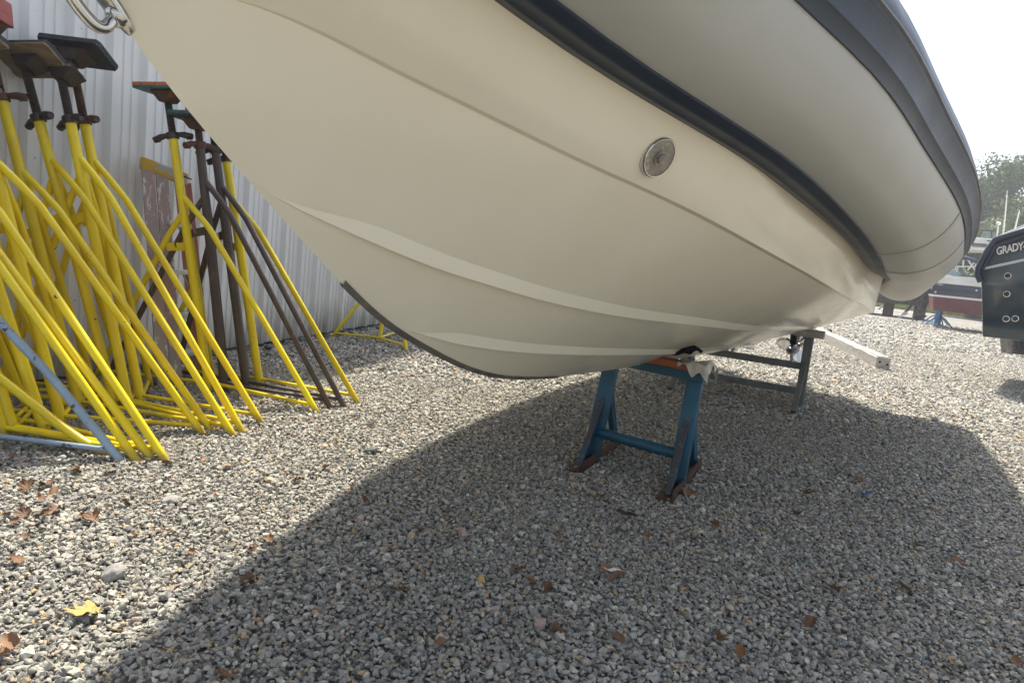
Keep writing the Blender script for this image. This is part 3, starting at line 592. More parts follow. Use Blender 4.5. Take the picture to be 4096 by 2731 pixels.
# ------------------------------------------------------------------ screw-top boat stands along the wall
def boat_stand(B, T, FR, jf, label, paint, group, padkind=None, screw=.27, leg_r=.0172, FL=None, RF=None, wing_a=0., legpath=None, full=True, rodm=None, post_r=.0248, wing=True, steel=None, bend=.022):
    Z = np.array([0, 0, 1.]); B = np.asarray(B, float); T = np.asarray(T, float); FR = np.asarray(FR, float)
    t = thing('boat_stand', label, 'boat stand', B, group)
    ax = nrm(T-B); J = B+(T-B)*jf
    mb = MB(); mb.tube([B-Z*.01, B+(T-B)*.5, T], post_r, 16); mb.build('post', paint, t, smooth=50)
    
    if FL is None:
        k_ = min(1., (B@WN-(WOFF+.06))/(.74*WN[0])); FL = B+np.array([-.74*k_, .03, 0])
    RF = B+np.array([-.14, .36, 0]) if RF is None else RF
    steel = steel or M_dark
    for k, Fp in enumerate((FR, FL, RF)):
        oh = nrm([(Fp-J)[0], (Fp-J)[1], 0]); jk = J-ax*(.0, .10, .06)[k]
        st_ = jk+oh*post_r*.6; d = Fp-st_; mid = st_+d*.17+oh*bend*(1, 0., 0.)[k]+Z*.03
        pth = bez(st_, st_+d*.07+oh*bend*.9*(1, 0., 0.)[k]+Z*.01, mid, 7)+[mid+(Fp-mid)*f for f in (.25, .5, .75, 1.)]
        if k == 0 and legpath is not None: pth = legpath
        mb = MB(); mb.tube(pth, leg_r, 14); mb.build('leg', paint, t, smooth=50)
        a_ = B+Z*.05; e_ = Fp+(J-Fp)*.045; e_ = np.array([e_[0], e_[1], .045])
        mb = MB(); mb.tube([a_, a_*.5+e_*.5, e_], .0105, 10); mb.build('base_rod', rodm or paint, t, smooth=50)
    # notched chain plate between the post and the far leg
    pA = B+(T-B)*(jf-.19); jl = J-ax*.10; pB = jl+(FL-jl)*.19; d = nrm(pB-pA); L_ = np.linalg.norm(pB-pA)
    u = nrm(Z-d*(Z@d)); nrm_ = nrm(np.cross(d, u))
    pts = [(0, -.025), (L_, -.025+.0), (L_, .022), (L_*.66, .022), (L_*.62, -.006), (L_*.54, -.006), (L_*.56, .022), (0, .022)]
    mb = MB(); mb.slab([pA+d*x+u*y-nrm_*.003 for x, y in pts], nrm_*.006); mb.build('chain_plate', paint, t, smooth=0)
    if not full: return t
    # threaded rod
    top = T+ax*screw; pr = []; h = .0
    while h < screw: pr += [(h, .0175), (h+.0035, .0215), (h+.0052, .0215), (h+.0088, .0175)]; h += .0095
    mb = MB(); mb.lathe(T-ax*.005, ax, pr, 14); mb.build('screw_rod', steel, t, smooth=0)
    if wing:
        hd = np.array([math.cos(wing_a), math.sin(wing_a), 0]); hd = nrm(hd-ax*(hd@ax))
        mb = MB(); mb.lathe(T-ax*.012, ax, [(0, .034), (.03, .036), (.036, .032)], 16)
        for k in (-1, 1):
            h0 = T+ax*.012+hd*k*.025; h1 = h0+hd*k*.085-ax*.022
            mb.tube([h0, h0*.5+h1*.5+ax*.004, h1], [.012, .018, .0185], 12, cap=False); mb.tube([h1, h1-hd*k*.03], [.0145, .0145], 12)
        mb.build('wing_nut', steel, t, smooth=50)
    if padkind:
        n_, pd, sz, m1, m2, br = padkind     # normal, long direction, (L,W,thick), board material, edge layer material, bracket material
        n_ = nrm(n_); pd = nrm(np.asarray(pd)-n_*(np.asarray(pd)@n_)); wv = np.cross(n_, pd)
        mb = MB(); c = top+n_*.05
        R0 = [top-ax*.01+pd*.035*a_+wv*.035*b_ for a_, b_ in ((-1, -1), (1, -1), (1, 1), (-1, 1))]; R1 = [c+pd*.085*a_+wv*.05*b_ for a_, b_ in ((-1, -1), (1, -1), (1, 1), (-1, 1))]
        mb.add(R0+R1, [(0, 1, 2, 3), (4, 5, 6, 7)]+[(i, (i+1) % 4, 4+(i+1) % 4, 4+i) for i in range(4)]); mb.build('pad_bracket', br, t, smooth=0, bevel=.004)
        out = [c+pd*x*sz[0]/2+wv*y*sz[1]/2 for x, y in ((-1, -.8), (-.93, -1), (.93, -1), (1, -.8), (1, .8), (.93, 1), (-.93, 1), (-1, .8))]
        mb = MB(); mb.slab([q+n_*.002 for q in out], n_*sz[2]); pad = mb.build('pad', m1, t, smooth=0, bevel=.003)
        cc = c+n_*.002; out2 = [cc+(q-c)*1.012+n_*(sz[2]*.42) for q in out]
        mb = MB(); mb.slab(out2, n_*sz[2]*.66); mb.build('pad_cover', m2, pad, smooth=0, bevel=.004)
    return t

YG = 'yellow boat stands packed along the metal wall'
def stand_px(Bp, Tp, FRp, jf, label, paint, dy=0., **k):
    B = gnd(*Bp); T = aty(*Tp, B[1]+dy); return boat_stand(B, T, gnd(*FRp), jf, label, paint, k.pop('group', YG), **k)
TV = np.array([-.42, .0, 1.47])
def off_stand(B, FR, label, paint, tv=TV, jf=.80, **k):
    k.setdefault('padkind', ((.1, .45, 1), (1, -.25, 0), (.28, .17, .028), M_wood, M_blk, M_dark))
    return boat_stand(B, B+tv, FR, jf, label, paint, k.pop('group', YG), **k)
pn = (-.12, -.25, 1)
stand_px((325, 1644), (8, 397), (848, 1728), .775, 'yellow boat stand topped by a round red pad against the metal wall', M_yel, screw=.30, wing_a=.1, padkind=((-.1, -.05, 1), (1, .3, 0), (.19, .19, .10), M_red, M_red, M_rust), steel=M_rust)
stand_px((467, 1633), (155, 478), (936, 1746), .865, 'yellow boat stand carrying a long bare plywood pad with black edging', M_yel, screw=.245, wing_a=-.5, padkind=((.16, .72, 1), (1, -.3, 0), (.37, .205, .026), M_wood, M_blk, M_dark))
stand_px((520, 1637), (281, 485), (971, 1730), .875, 'yellow boat stand with a dark screw just behind the plywood padded one', M_yel, dy=.02, screw=.20, wing_a=-.55, padkind=((.2, .55, 1), (1, -.25, 0), (.11, .10, .02), M_wood, M_blk, M_dark))
stand_px((568, 1617), (338, 491), (1048, 1696), .865, 'yellow boat stand with a rusty red screw and a black tilted pad', M_yel, dy=.05, screw=.31, wing_a=-.5, padkind=((.16, .6, 1), (1, -.15, 0), (.36, .185, .026), M_blk, M_blk, M_dark), steel=M_rust)
stand_px((838, 1562), (692, 548), (1271, 1654), .77, 'yellow boat stand with an orange and teal pad in front of the ladder', M_yel2, screw=.20, wing_a=.0, padkind=((-.02, .03, 1), (1, -.30, 0), (.36, .18, .030), M_teal, M_org, M_rust))
BG = 'brown steel boat stands by the ladder'
bs_ = stand_px((900, 1567), (800, 585), (1322, 1632), .86, 'bare brown steel boat stand with a dark green pad and red block', M_brown, group=BG, screw=.10, wing_a=1.2, padkind=((-.03, .03, 1), (1, -.2, 0), (.30, .16, .03), M_blk, M_teal, M_rust), steel=M_rust)
_T = aty(800, 585, gnd(900, 1567)[1]); _p = _T+nrm(_T-gnd(900, 1567))*.10+np.array([.02, .02, .105])
mb = MB(); mb.box(_p, (.17, .11, .03), X=(1, -.2, 0)); mb.build('red_block', M_red, bs_, smooth=0, bevel=.008)
stand_px((988, 1557), (862, 606), (1378, 1629), .855, 'bare brown steel boat stand next to the last yellow stand', M_brown, group=BG, screw=.20, wing_a=.1, padkind=((0, .1, 1), (1, -.2, 0), (.26, .16, .03), M_wood, M_blk, M_rust), FL=gnd(988, 1557)+np.array([-.5, .1, 0]))
stand_px((1042, 1545), (905, 640), (1432, 1612), .82, 'yellow boat stand at the open end of the row beyond the brown ones', M_yel2, screw=.18, wing_a=.3, padkind=((0, .1, 1), (1, -.2, 0), (.26, .16, .03), M_wood, M_blk, M_rust))
B_ = gnd(252, 1704); off_stand(B_, gnd(812, 1738), 'yellow boat stand whose leg runs close beside the red padded stand leg', M_yel, screw=.2)
B_ = gnd(187, 1735); off_stand(B_, gnd(666, 1846), 'yellow boat stand standing in front of the red padded stand', M_yel2, screw=.2, tv=np.array([-.5, 0, 1.40]))
B_ = gnd(66, 1749); off_stand(B_, gnd(611, 1842), 'yellow boat stand second from the flaking blue one', M_yel2, screw=.2, tv=np.array([-.46, -.02, 1.38]), jf=.76)
FRp = gnd(550, 1846); off_stand(FRp+np.array([-.63, .10, 0]), FRp, 'yellow boat stand with a scraped leg beside the flaking blue one', M_yel2, screw=.2, tv=np.array([-.38, -.05, 1.33]), jf=.78)
FRp = gnd(445, 1826)
lp = [gnd(445, 1826), aty(330, 1762, FRp[1]+.01), aty(222, 1692, FRp[1]+.03), aty(165, 1640, FRp[1]+.04), aty(0, 1512, FRp[1]+.08), aty(-150, 1340, FRp[1]+.12), aty(-300, 1130, FRp[1]+.15)]
lp = [lp[0]]+bez(lp[1], lp[2], lp[3], 6)+lp[4:]
Bq = FRp+np.array([-.78, .16, 0]); off_stand(Bq, FRp, 'yellow boat stand with a kinked low leg beside the flaking blue one', M_yel2, screw=.15, tv=np.array([-.15, .0, 1.05]), jf=.82, legpath=lp, leg_r=.0185)
FRp = gnd(487, 1846)
lp = [gnd(487, 1846), aty(395, 1735, FRp[1]), aty(190, 1490, FRp[1]+.02), aty(0, 1288, FRp[1]+.03), aty(-200, 1060, FRp[1]+.05)]
off_stand(FRp+np.array([-.82, .02, 0]), FRp, 'pale blue boat stand with flaking paint among the yellow ones', M_lblue, screw=.15, tv=np.array([-.12, .0, 1.1]), jf=.86, legpath=lp, leg_r=.0175, group=None)
# the stand by the far corner of the wall
B_ = gnd(1516, 1370); off_stand(B_, gnd(1626, 1405), 'small yellow boat stand farther down the wall, partly behind the bow', M_yel2, tv=np.array([.02, .25, 1.0]), jf=.8, FL=gnd(1326, 1349), RF=gnd(1600, 1340), screw=.1, leg_r=.017, post_r=.020)

# ------------------------------------------------------------------ step ladder
def ladder():
    Z = np.array([0, 0, 1.])
    u0 = 3.86; tp = wpt(u0, .20, 1.30)
    t = thing('step_ladder', 'paint splashed red fibreglass step ladder with a worn yellow cap', 'ladder', wpt(u0+.05, .35, 0))
    cl = wpt(0, 0, 0)*0
    a = wpt(3.83-.04, .30, 1.31); b_ = wpt(3.83+.36, .30, 1.275)
    a = np.array(aty(566, 655, 4.35)); b_ = np.array(aty(752, 722, 4.50)); d = nrm(b_-a); N_ = nrm(np.cross(d, Z)); 
    if N_[1] > 0: N_ = -N_
    mb = MB(); mb.slab([a+Z*.045+N_*.02, b_+Z*.04+N_*.02, b_-Z*.035+N_*.02, a-Z*.03+N_*.02], -N_*.14); cap = mb.build('top_cap', M_lcap, t, smooth=0, bevel=.012)
    mb = MB(); mb.bar(a+d*.19+Z*.014+N_*.0215, a+d*.29+Z*.012+N_*.0215, .003, .008); mb.build('cap_slot', M_oldsole, cap, smooth=0)
    for k, (f0, px, m, w_) in enumerate(((.035, (655, 1545), M_lpink, .07), (.115, (705, 1535), M_lpink, .07), (.235, (800, 1500), M_lred, .07), (.285, (838, 1490), M_lred, .03))):
        A = a+d*f0*1.0-Z*.01; B = gnd(*px)
        if k >= 2: A = A-N_*.06; 
        mb = MB(); mb.bar(A, B, .022, w_, side=d); mb.build('rail', m, t, smooth=0, bevel=.003)
    A0, B0 = a+d*.115, gnd(705, 1535); A1, B1 = a+d*.24-N_*.06, gnd(800, 1500)
    for k, f in enumerate((.24, .47, .68, .87)):
        P, Q = A0+(B0-A0)*f, A1+(B1-A1)*f
        mb = MB(); mb.bar(P, Q, .075, .03); mb.build('step', M_lgrey, t, smooth=0, bevel=.004)
        mb = MB(); mb.bar(P+(Q-P)*.65-Z*.01, Q-Z*.11, .012, .004); mb.build('brace', M_lgrey, t, smooth=0)
ladder()

# ------------------------------------------------------------------ timbers
def timber(name, label, A, B, w, h, m):
    A = np.asarray(A, float); B = np.asarray(B, float); d = nrm(B-A); Z = np.array([0, 0, 1.]); Y = np.cross(Z, d); L_ = np.linalg.norm(B-A)
    t = thing(name, label, 'timber', A)
    rs = np.random.default_rng(11); mb = MB(); R_ = []
    for x in np.linspace(0, L_, 26):
        j = rs.normal(size=(8, 2))*.003
        ring = [(-w/2, 0), (-w/2, h*.5), (-w/2, h*.93), (-w*.43, h), (w*.43, h), (w/2, h*.93), (w/2, h*.5), (w/2, 0)]
        R_.append([A+d*x+Y*(a_+j[i][0])+Z*(c+j[i][1]+.004) for i, (a_, c) in enumerate(ring)])
    mb.grid(R_, True); o_ = len(mb.v); mb.f += [tuple(range(8))[::-1], tuple(range(o_-8, o_))]; mb.build('beam', m, t, smooth=25)
    for k in (-.3, .25):
        mb = MB(); mb.lathe(A-d*.001+Y*w*k+Z*h*(.45 if k < 0 else .6), -d, [(0, .016), (.006, .015), (.007, .009)], 10); mb.build('bolt', M_rust, t)
    # flaked layer on the upper face
    for x0, x1, y in ((.02, .33, .12), (.38, .72, -.08), (.8, 1.3, .1)):
        if x1 > L_: break
        out = [A+d*x+Y*(yy*w)+Z*(h+.004) for x, yy in ((x0, -.38+y*.5), ((x0+x1)/2, -.44), (x1, -.30), (x1+.03, .2), (x1-.05, .42), ((x0+x1)/2+.04, .40), (x0, .42))]
        mb = MB(); mb.slab(out, Z*.008); mb.build('paint_flake', M_timb, t, smooth=0)
A_ = (gnd(3508, 1482)+gnd(3548, 1470))/2; B_ = gnd(3285, 1352)
timber('timber_beam', 'long weathered white painted timber lying on the gravel behind the boat', A_, A_+(B_-A_)*1.35, .17, .15, M_timb)
A_ = gnd(3000, 1394); timber('timber_beam', 'short end of a white timber with rusty bolts seen under the hull', A_, A_+np.array([-.9, 1.6, 0]), .17, .15, M_white)

# ------------------------------------------------------------------ neighbouring boats
def vplane(P0, e):
    e = nrm(e); n_ = nrm(np.cross(e, [0, 0, 1]))
    def f(px, d=0.):
        v = ray(*px); k = ((np.asarray(P0)+n_*d-CAM)@n_)/(v@n_); return CAM+k*v
    return f, e, n_
def text_obj(txt, size, M4, m, parent, name, depth=.002, shear=.15, outl=0.):
    cu = bpy.data.curves.new('t', 'FONT'); cu.body = txt; cu.size = size; cu.extrude = depth; cu.shear = shear; cu.offset = outl; cu.space_character = .92
    ob = bpy.data.objects.new('t', cu); COL.objects.link(ob); dg = bpy.context.evaluated_depsgraph_get(); me = bpy.data.meshes.new_from_object(ob.evaluated_get(dg)); bpy.data.objects.remove(ob)
    me.transform(M4); me.materials.clear(); me.materials.append(m); org = Vector(parent['_o']); me.transform(Matrix.Translation(-org))
    o2 = bpy.data.objects.new(name, me); COL.objects.link(o2); o2.parent = parent; return o2

def grady():
    P0 = aty(3929, 1346, 8.2); f, e, n_ = vplane(P0, (.78, -.62, 0)); n_ = n_ if n_@np.array([0, 1, 0]) > 0 else -n_
    Z = np.array([0, 0, 1.])
    t = thing('motor_boat', 'glossy dark teal motor boat hull with white script lettering and steel outlets', 'boat', [P0[0], P0[1], 0])
    side = [(3929, 1346), (3927, 1230), (3926, 1150), (3922, 1120), (3912, 1095), (3916, 1070), (3948, 1010), (3980, 962), (4096, 925), (4330, 860), (4330, 1380), (4096, 1365)]
    P = [f(q) for q in side]
    mb = MB(); R_ = []
    # hull side slightly rounded at the corner, 2.1 m deep
    mb.slab(P, n_*2.1); hull = mb.build('hull', M_gnavy, t, smooth=25, bevel=.02)
    lo = [f(q) for q in ((3990, 1352), (4330, 1384))]
    mb = MB(); mb.slab([lo[0]+n_*.3, lo[1]+n_*.3, lo[1]+n_*1.0-Z*.22, lo[0]+n_*1.0-Z*.22], n_*.5); mb.build('keel_bottom', M_bnavy, t, smooth=0)
    rail = [f(q)-n_*.03 for q in ((3924, 1128), (3911, 1100), (3914, 1072), (3947, 1008), (3981, 958), (4096, 921), (4330, 850))]
    mb = MB(); mb.tube(rail, .032, 12); mb.build('rubber_rail', M_navy, t, smooth=60)
    mb = MB(); mb.tube([q+n_*.05-Z*.035-e*.0 for q in [f(p_)-n_*.08 for p_ in ((3935, 1066), (3985, 972), (4096, 936), (4330, 868))]], .016, 10); mb.build('rail_insert', M_navy, t, smooth=60)
    cap = [f(q) for q in ((3986, 955), (4000, 938), (4018, 932), (4096, 898), (4330, 800), (4330, 852), (4096, 920))]
    mb = MB(); mb.slab(cap, n_*1.9); mb.build('coaming', M_white, t, smooth=20, bevel=.015)
    for a_, b_ in ((((3940, 1071), (4330, 985))), (((3936, 1077), (4330, 992)))):
        A, B = f(a_)-n_*.003, f(b_)-n_*.003; mb = MB(); mb.bar(A, B, .006, .010, side=Z); mb.build('pinstripe', M_white, t, smooth=0)
    A, B = f((3986, 1020)), f((4096, 997)); ex = nrm(B-A); ez = nrm(Z-ex*(Z@ex)); ey = -n_
    sz = np.linalg.norm(f((3986, 1020))-f((3986, 990)))*1.40; ex_ = ex*.66
    for m, off, dp, ol in ((M_oldsole, .004, .001, .016), (M_white, .008, .003, .003)):
        M4 = Matrix(((ex_[0], ez[0], ey[0], A[0]+ey[0]*off), (ex_[1], ez[1], ey[1], A[1]+ey[1]*off), (ex_[2], ez[2], ey[2], A[2]+ey[2]*off), (0, 0, 0, 1)))
        text_obj('GRADY-WHITE', sz, M4, m, t, 'lettering' if ol < .01 else 'lettering_outline', dp, .25, ol)
    for q in ((4031, 1103), (4027, 1176), (4025, 1275), (4061, 1274)):
        c = f(q); mb = MB(); pr = [(-.01, .022), (.004, .038), (.010, .036), (.013, .028), (.004, .023), (-.008, .022)]
        n2 = 18; U = nrm(np.cross(n_, Z)); rows = [[c-n_*h+r_*(U*math.cos(2*math.pi*k/n2)+Z*math.sin(2*math.pi*k/n2)) for k in range(n2)] for h, r_ in pr]
        mb.grid(rows, True); o_ = mb.build('outlet', M_steel, t, smooth=50)
        mb = MB(); mb.lathe(c-n_*.002, -n_, [(0, .023), (.002, .023)], 14); mb.build('outlet_bore', M_oldsole, o_)
    # block under the keel
    g0 = gnd(4085, 1418); mb = MB()
    bl = thing('keel_block', 'dark timber block under the teal motor boat', 'block', g0)
    top = f((4090, 1366))[2]
    for k, z in enumerate(np.arange(.0, .66, .17)):
        mb = MB(); c = P0+e*1.55+n_*1.0; mb.box([c[0], c[1], z+.083], (.9 if k % 2 else .3, .3 if k % 2 else .9, .162), X=e); mb.build('baulk', M_bark, bl, smooth=0, bevel=.01)
    # antennas
    for a_, b_, nm in (((4017, 920), (4029, 762), 0), ((4061, 910), (4078, 840), 1)):
        d_ = 1.2; A, B = f(a_, 0)+n_*.4, f(b_, 0)+n_*.4
        A = CAM+(f(a_)-CAM)*1.12; B = CAM+(f(b_)-CAM)*1.12
        mb = MB(); mb.tube([A-Z*.1, A*.4+B*.6, B], [.011, .008, .005], 8); mb.build('antenna', M_white, t)
    A = CAM+(f((3990, 945))-CAM)*1.08; B = CAM+(f((3993, 898))-CAM)*1.08
    mb = MB(); mb.tube([A-Z*.06, B], .009, 8); mb.lathe(B-Z*.01, Z, [(0, .012), (.01, .024), (.03, .026), (.045, .015)], 12); mb.build('stern_light', M_white, t)
grady()

def outboard(name, label, c, e, z0, scale=1., tilt=0., m=M_blackp, low=M_greyp, group=None):
    """simple complete outboard: c = ground point below the propeller shaft, e = aft direction"""
    e = nrm([e[0], e[1], 0]); Z = np.array([0, 0, 1.]); Y = np.cross(Z, e); t = thing(name, label, 'outboard motor', [c[0], c[1], 0], group); c = np.asarray(c, float)
    piv = np.array([c[0], c[1], z0+.85*scale])
    def P(a_, h, y=0.):
        a_, h = a_*scale, h*scale; a2 = a_*math.cos(tilt)-(h-.85*scale)*-math.sin(tilt)*-1; h2 = (h-.85*scale)*math.cos(tilt)-a_*math.sin(tilt)
        return piv+e*a2+Z*h2+Y*y*scale
    def S(L_, w, nm, mm, par=t, bev=0.): mb = MB(); mb.slab([P(a_, h, -w/2) for a_, h in L_], Y*w*scale); return mb.build(nm, mm, par, smooth=40, bevel=bev)
    S([(-.12, .95), (-.10, .42), (-.13, .30), (.12, .30), (.12, .42), (.12, .95)], .09, 'leg', m, bev=.01)
    S([(-.22, .95), (.26, .95), (.32, 1.15), (.22, 1.42), (-.1, 1.46), (-.25, 1.3)], .34, 'cowling', m, bev=.04)
    S([(-.15, .36), (.24, .36), (.26, .375), (-.15, .375)], .18, 'cavitation_plate', low)
    mb = MB(); ax_ = nrm(P(1, .17)-P(0, .17)); mb.lathe(P(-.22, .17), ax_, [(0, .01), (.05*scale, .04*scale), (.2*scale, .055*scale), (.36*scale, .05*scale)], 12); g_ = mb.build('gearcase', low, t, smooth=60)
    S([(-.1, .15), (.08, .15), (.10, .0), (.03, -.01)], .016, 'skeg', low)
    for k in range(3):
        a0 = 2.1*k+.4; mb = MB(); pts = []
        for r_, w in ((.04, .03), (.10, .06), (.15, .065), (.18, .035)):
            pts.append((r_, w))
        L_ = [P(.2-.02, .17)+(Y*math.cos(a0)+Z*math.sin(a0))*r_*scale+(Y*-math.sin(a0)+Z*math.cos(a0))*w*scale for r_, w in pts]+[P(.2+.02, .17)+(Y*math.cos(a0)+Z*math.sin(a0))*r_*scale-(Y*-math.sin(a0)+Z*math.cos(a0))*w*scale for r_, w in pts[::-1]]
        mb.slab(L_, ax_*.008); mb.build('blade', low, t, smooth=0)
    return t
c = gnd(4093, 1800); c = np.array([c[0]+.28, c[1]+.12, 0])
outboard('outboard_motor', 'pale grey outboard leg poking in beside the teal motor boat', c, (-1, .12, 0), .02+.30, 1.0, 0., M_greyp, M_greyp)

tk = thing('engine_trolley', 'dark steel trolley carrying the pale grey outboard', 'trolley', [c[0]+.62, c[1], 0])
for y_ in (-.16, .16):
    mb = MB(); mb.bar([c[0]+.16, c[1]+y_, .03], [c[0]+1.0, c[1]+y_, .03], .04, .04); mb.build('skid', M_dark, tk, smooth=0)
    mb = MB(); mb.bar([c[0]+.72, c[1]+y_, .03], [c[0]+.34, c[1]+y_, 1.30], .04, .04); mb.build('upright', M_dark, tk, smooth=0)
mb = MB(); mb.bar([c[0]+.34, c[1]-.2, 1.22], [c[0]+.34, c[1]+.2, 1.22], .16, .05, side=(1, 0, 0)); mb.build('clamp_board', M_wood, tk, smooth=0)
mb = MB(); mb.bar([c[0]+.10, c[1], 1.2], [c[0]+.33, c[1], 1.2], .12, .10); mb.build('clamp_bracket', M_greyp, tk, smooth=0)

def navy_boat():
    P0 = aty(3733, 1240, 21.3); view = nrm([P0[0], P0[1], 0]); e0 = np.array([view[1], -view[0], 0]); f, e, n_ = vplane(P0, e0+view*.06); n_ = n_ if n_@view > 0 else -n_; Z = np.array([0, 0, 1.])
    t = thing('motor_boat', 'navy blue runabout with red bottom and white boot stripe under a navy bimini', 'boat', [P0[0], P0[1], 0])
    R_ = 4250
    def band(nm, a_, b_, c, d, m, dep=2.2, off=0., bev=.0):
        mb = MB(); mb.slab([f(q)-n_*off for q in (a_, b_, c, d)], n_*(dep+2*off)); return mb.build(nm, m, t, smooth=20, bevel=bev)
    def y(px, y0, sl): return y0+(px-3733)*sl
    sl = .098
    band('topside', (3731, 1130), (R_, y(R_, 1130, sl)), (R_, y(R_, 1177, sl)), (3731, 1177), M_bnavy, bev=.02)
    band('boot_stripe', (3731, 1177), (R_, y(R_, 1177, sl)), (R_, y(R_, 1186, sl)), (3731, 1185), M_white, off=.004)
    band('bottom', (3732, 1185), (R_, y(R_, 1186, sl)), (R_, y(R_, 1240, sl)+6), (3733, 1240), M_bred)
    band('gunwale', (3742, 1116), (R_, y(R_, 1114, sl)), (R_, y(R_, 1130, sl)), (3735, 1130), M_white, off=.03, bev=.02)
    band('deck', (3760, 1098), (R_, y(R_, 1090, sl)), (R_, y(R_, 1116, sl)), (3745, 1118), M_white, dep=2.0, bev=.03)
    # emblem and a fitting
    c = f((3759, 1137)); mb = MB()
    for k, (dx, h) in enumerate(((-.07, .02), (-.03, .07), (.0, .03), (.03, .07), (.07, .02))): mb.box(c+e*dx-n_*.004, (.018 if h > .05 else .04, .004, h), X=e)
    mb.build('emblem', M_steel, t, smooth=0)
    for q in ((3742, 1168), (3906, 1161)): mb = MB(); mb.lathe(f(q), -n_, [(0, .028), (.01, .028), (.014, .018)], 12); mb.build('outlet', M_steel, t)
    # windscreen
    def fr(a_, b_, d0, d1, r_=.018, m=M_steel, nm='frame_tube'):
        mb = MB(); mb.tube([f(a_)+n_*d0, f(b_)+n_*d1], r_, 8); return mb.build(nm, m, t)
    gl = [f((3775, 1098))+n_*.15, f((3802, 1066))+n_*.25, f((3848, 1062))+n_*.25, f((3872, 1098))+n_*.15]
    mb = MB(); mb.slab(gl, n_*.012); mb.build('windscreen', M_glass, t, smooth=0)
    gl = [f((3800, 1098))+n_*.9, f((3822, 1066))+n_*.9, f((3840, 1062))+n_*1.5, f((3860, 1098))+n_*1.5]
    mb = MB(); mb.slab(gl, e*.012); mb.build('windscreen_end', M_glass, t, smooth=0)
    for a_, b_ in (((3775, 1098), (3802, 1066)), ((3802, 1066), (3848, 1062)), ((3848, 1062), (3872, 1098)), ((3822, 1064), (3835, 1096)), ((3836, 1063), (3826, 1097))):
        fr(a_, b_, .15, .2)
    # bimini and its frame
    R2 = []
    for u in np.linspace(0, 1, 12):
        px = 3795+u*118; top = 1030-9*math.sin(u*math.pi)+u*8; R2.append((px, top, u))
    mb = MB(); rows = []
    for px, tp, u in R2: rows.append([f((px, tp))+n_*d+Z*(.06*math.sin((d-.1)/1.9*math.pi)) for d in np.linspace(.1, 2., 7)])
    mb.grid(rows)
    low = [[f((px, tp+13+(6 if u < .1 or u > .9 else 0)))+n_*.1 for px, tp, u in R2], [f((px, tp))+n_*.1 for px, tp, u in R2]]; mb.grid(low)
    o_ = mb.build('bimini', M_canv, t, smooth=60); md = o_.modifiers.new('thick', 'SOLIDIFY'); md.thickness = .02
    for a_, b_ in (((3905, 1042), (3872, 1080)), ((3872, 1036), (3908, 1090)), ((3856, 1036), (3854, 1066)), ((3815, 1066), (3908, 1066)), ((3905, 1042), (3905, 1094)), ((3810, 1040), (3822, 1066))):
        fr(a_, b_, .12, .12, .022, M_white)
    for q in ((3745, 1300), ):
        pass
    return P0, f, e, n_
NB = navy_boat()

def blue_stand(B, label, s_=1., h=.62):
    Z = np.array([0, 0, 1.]); t = thing('boat_stand', label, 'boat stand', B, 'blue boat stands under the navy runabout'); B = np.asarray(B, float)
    mb = MB(); mb.tube([B+Z*.0, B+Z*h], .05*s_, 12); mb.build('post', M_lb, t)
    for k in range(4):
        a_ = k*math.pi/2+.7; d = np.array([math.cos(a_), math.sin(a_), 0]); mb = MB(); mb.tube([B+Z*h*.55, B+Z*h*.42+d*.16, B+d*.42], .022, 8); mb.build('leg', M_lb, t)
    mb = MB(); mb.box(B+Z*(h+.03), (.42, .25, .05), X=NB[2]); mb.build('pad', M_bred, t, smooth=0, bevel=.008)
M_lb = mat('stand_blue', (.05, .20, .42), .5, col2=(.035, .14, .30), nscale=5, chip=(.1, .06, .04), chipscale=14, chipth=.68)
g1 = gnd(3753, 1306); blue_stand(g1, 'bright blue boat stand under the stern of the navy runabout')
blue_stand(g1+nrm([g1[0], g1[1], 0])*1.6-NB[2]*.1, 'blue boat stand on the far side of the navy runabout stern')
blue_stand(g1+NB[2]*3.2, 'blue boat stand under the navy runabout behind the teal boat')
d_ = nrm(NB[0]*np.array([1, 1, 0]))
cc = gnd(3688, 1292)
outboard('outboard_motor', 'black outboard motor with a silver gearcase on the navy runabout stern', cc, -NB[2], .05, .95, .15, M_blackp, M_blackp)
outboard('outboard_motor', 'black outboard motor in a low engine rack beside the navy runabout', gnd(3640, 1285)+nrm([*gnd(3640, 1285)[:2], 0])*.8, -NB[2], -.02, .75, .5, M_blackp, M_steel)
outboard('outboard_motor', 'dark outboard lying low beyond the end of the grey tube', gnd(3560, 1245)+nrm([*gnd(3560, 1245)[:2], 0])*1., -NB[2], -.25, .8, .9, M_blackp, M_greyp)
cc = gnd(3605, 1265); rk = thing('engine_rack', 'dark steel rack holding the black outboards near the runabout', 'rack', cc)
for k in (-.9, .5):
    for j in (0, .9):
        A = cc+NB[2]*k+nrm([cc[0], cc[1], 0])*j; mb = MB(); mb.bar(A, A+np.array([0, 0, .85]), .07, .07); mb.build('upright', M_dark, rk, smooth=0)
mb = MB(); mb.bar(cc-NB[2]*.95+np.array([0, 0, .8]), cc+NB[2]*.55+np.array([0, 0, .8]), .08, .14); mb.build('crossbar', M_dark, rk, smooth=0)

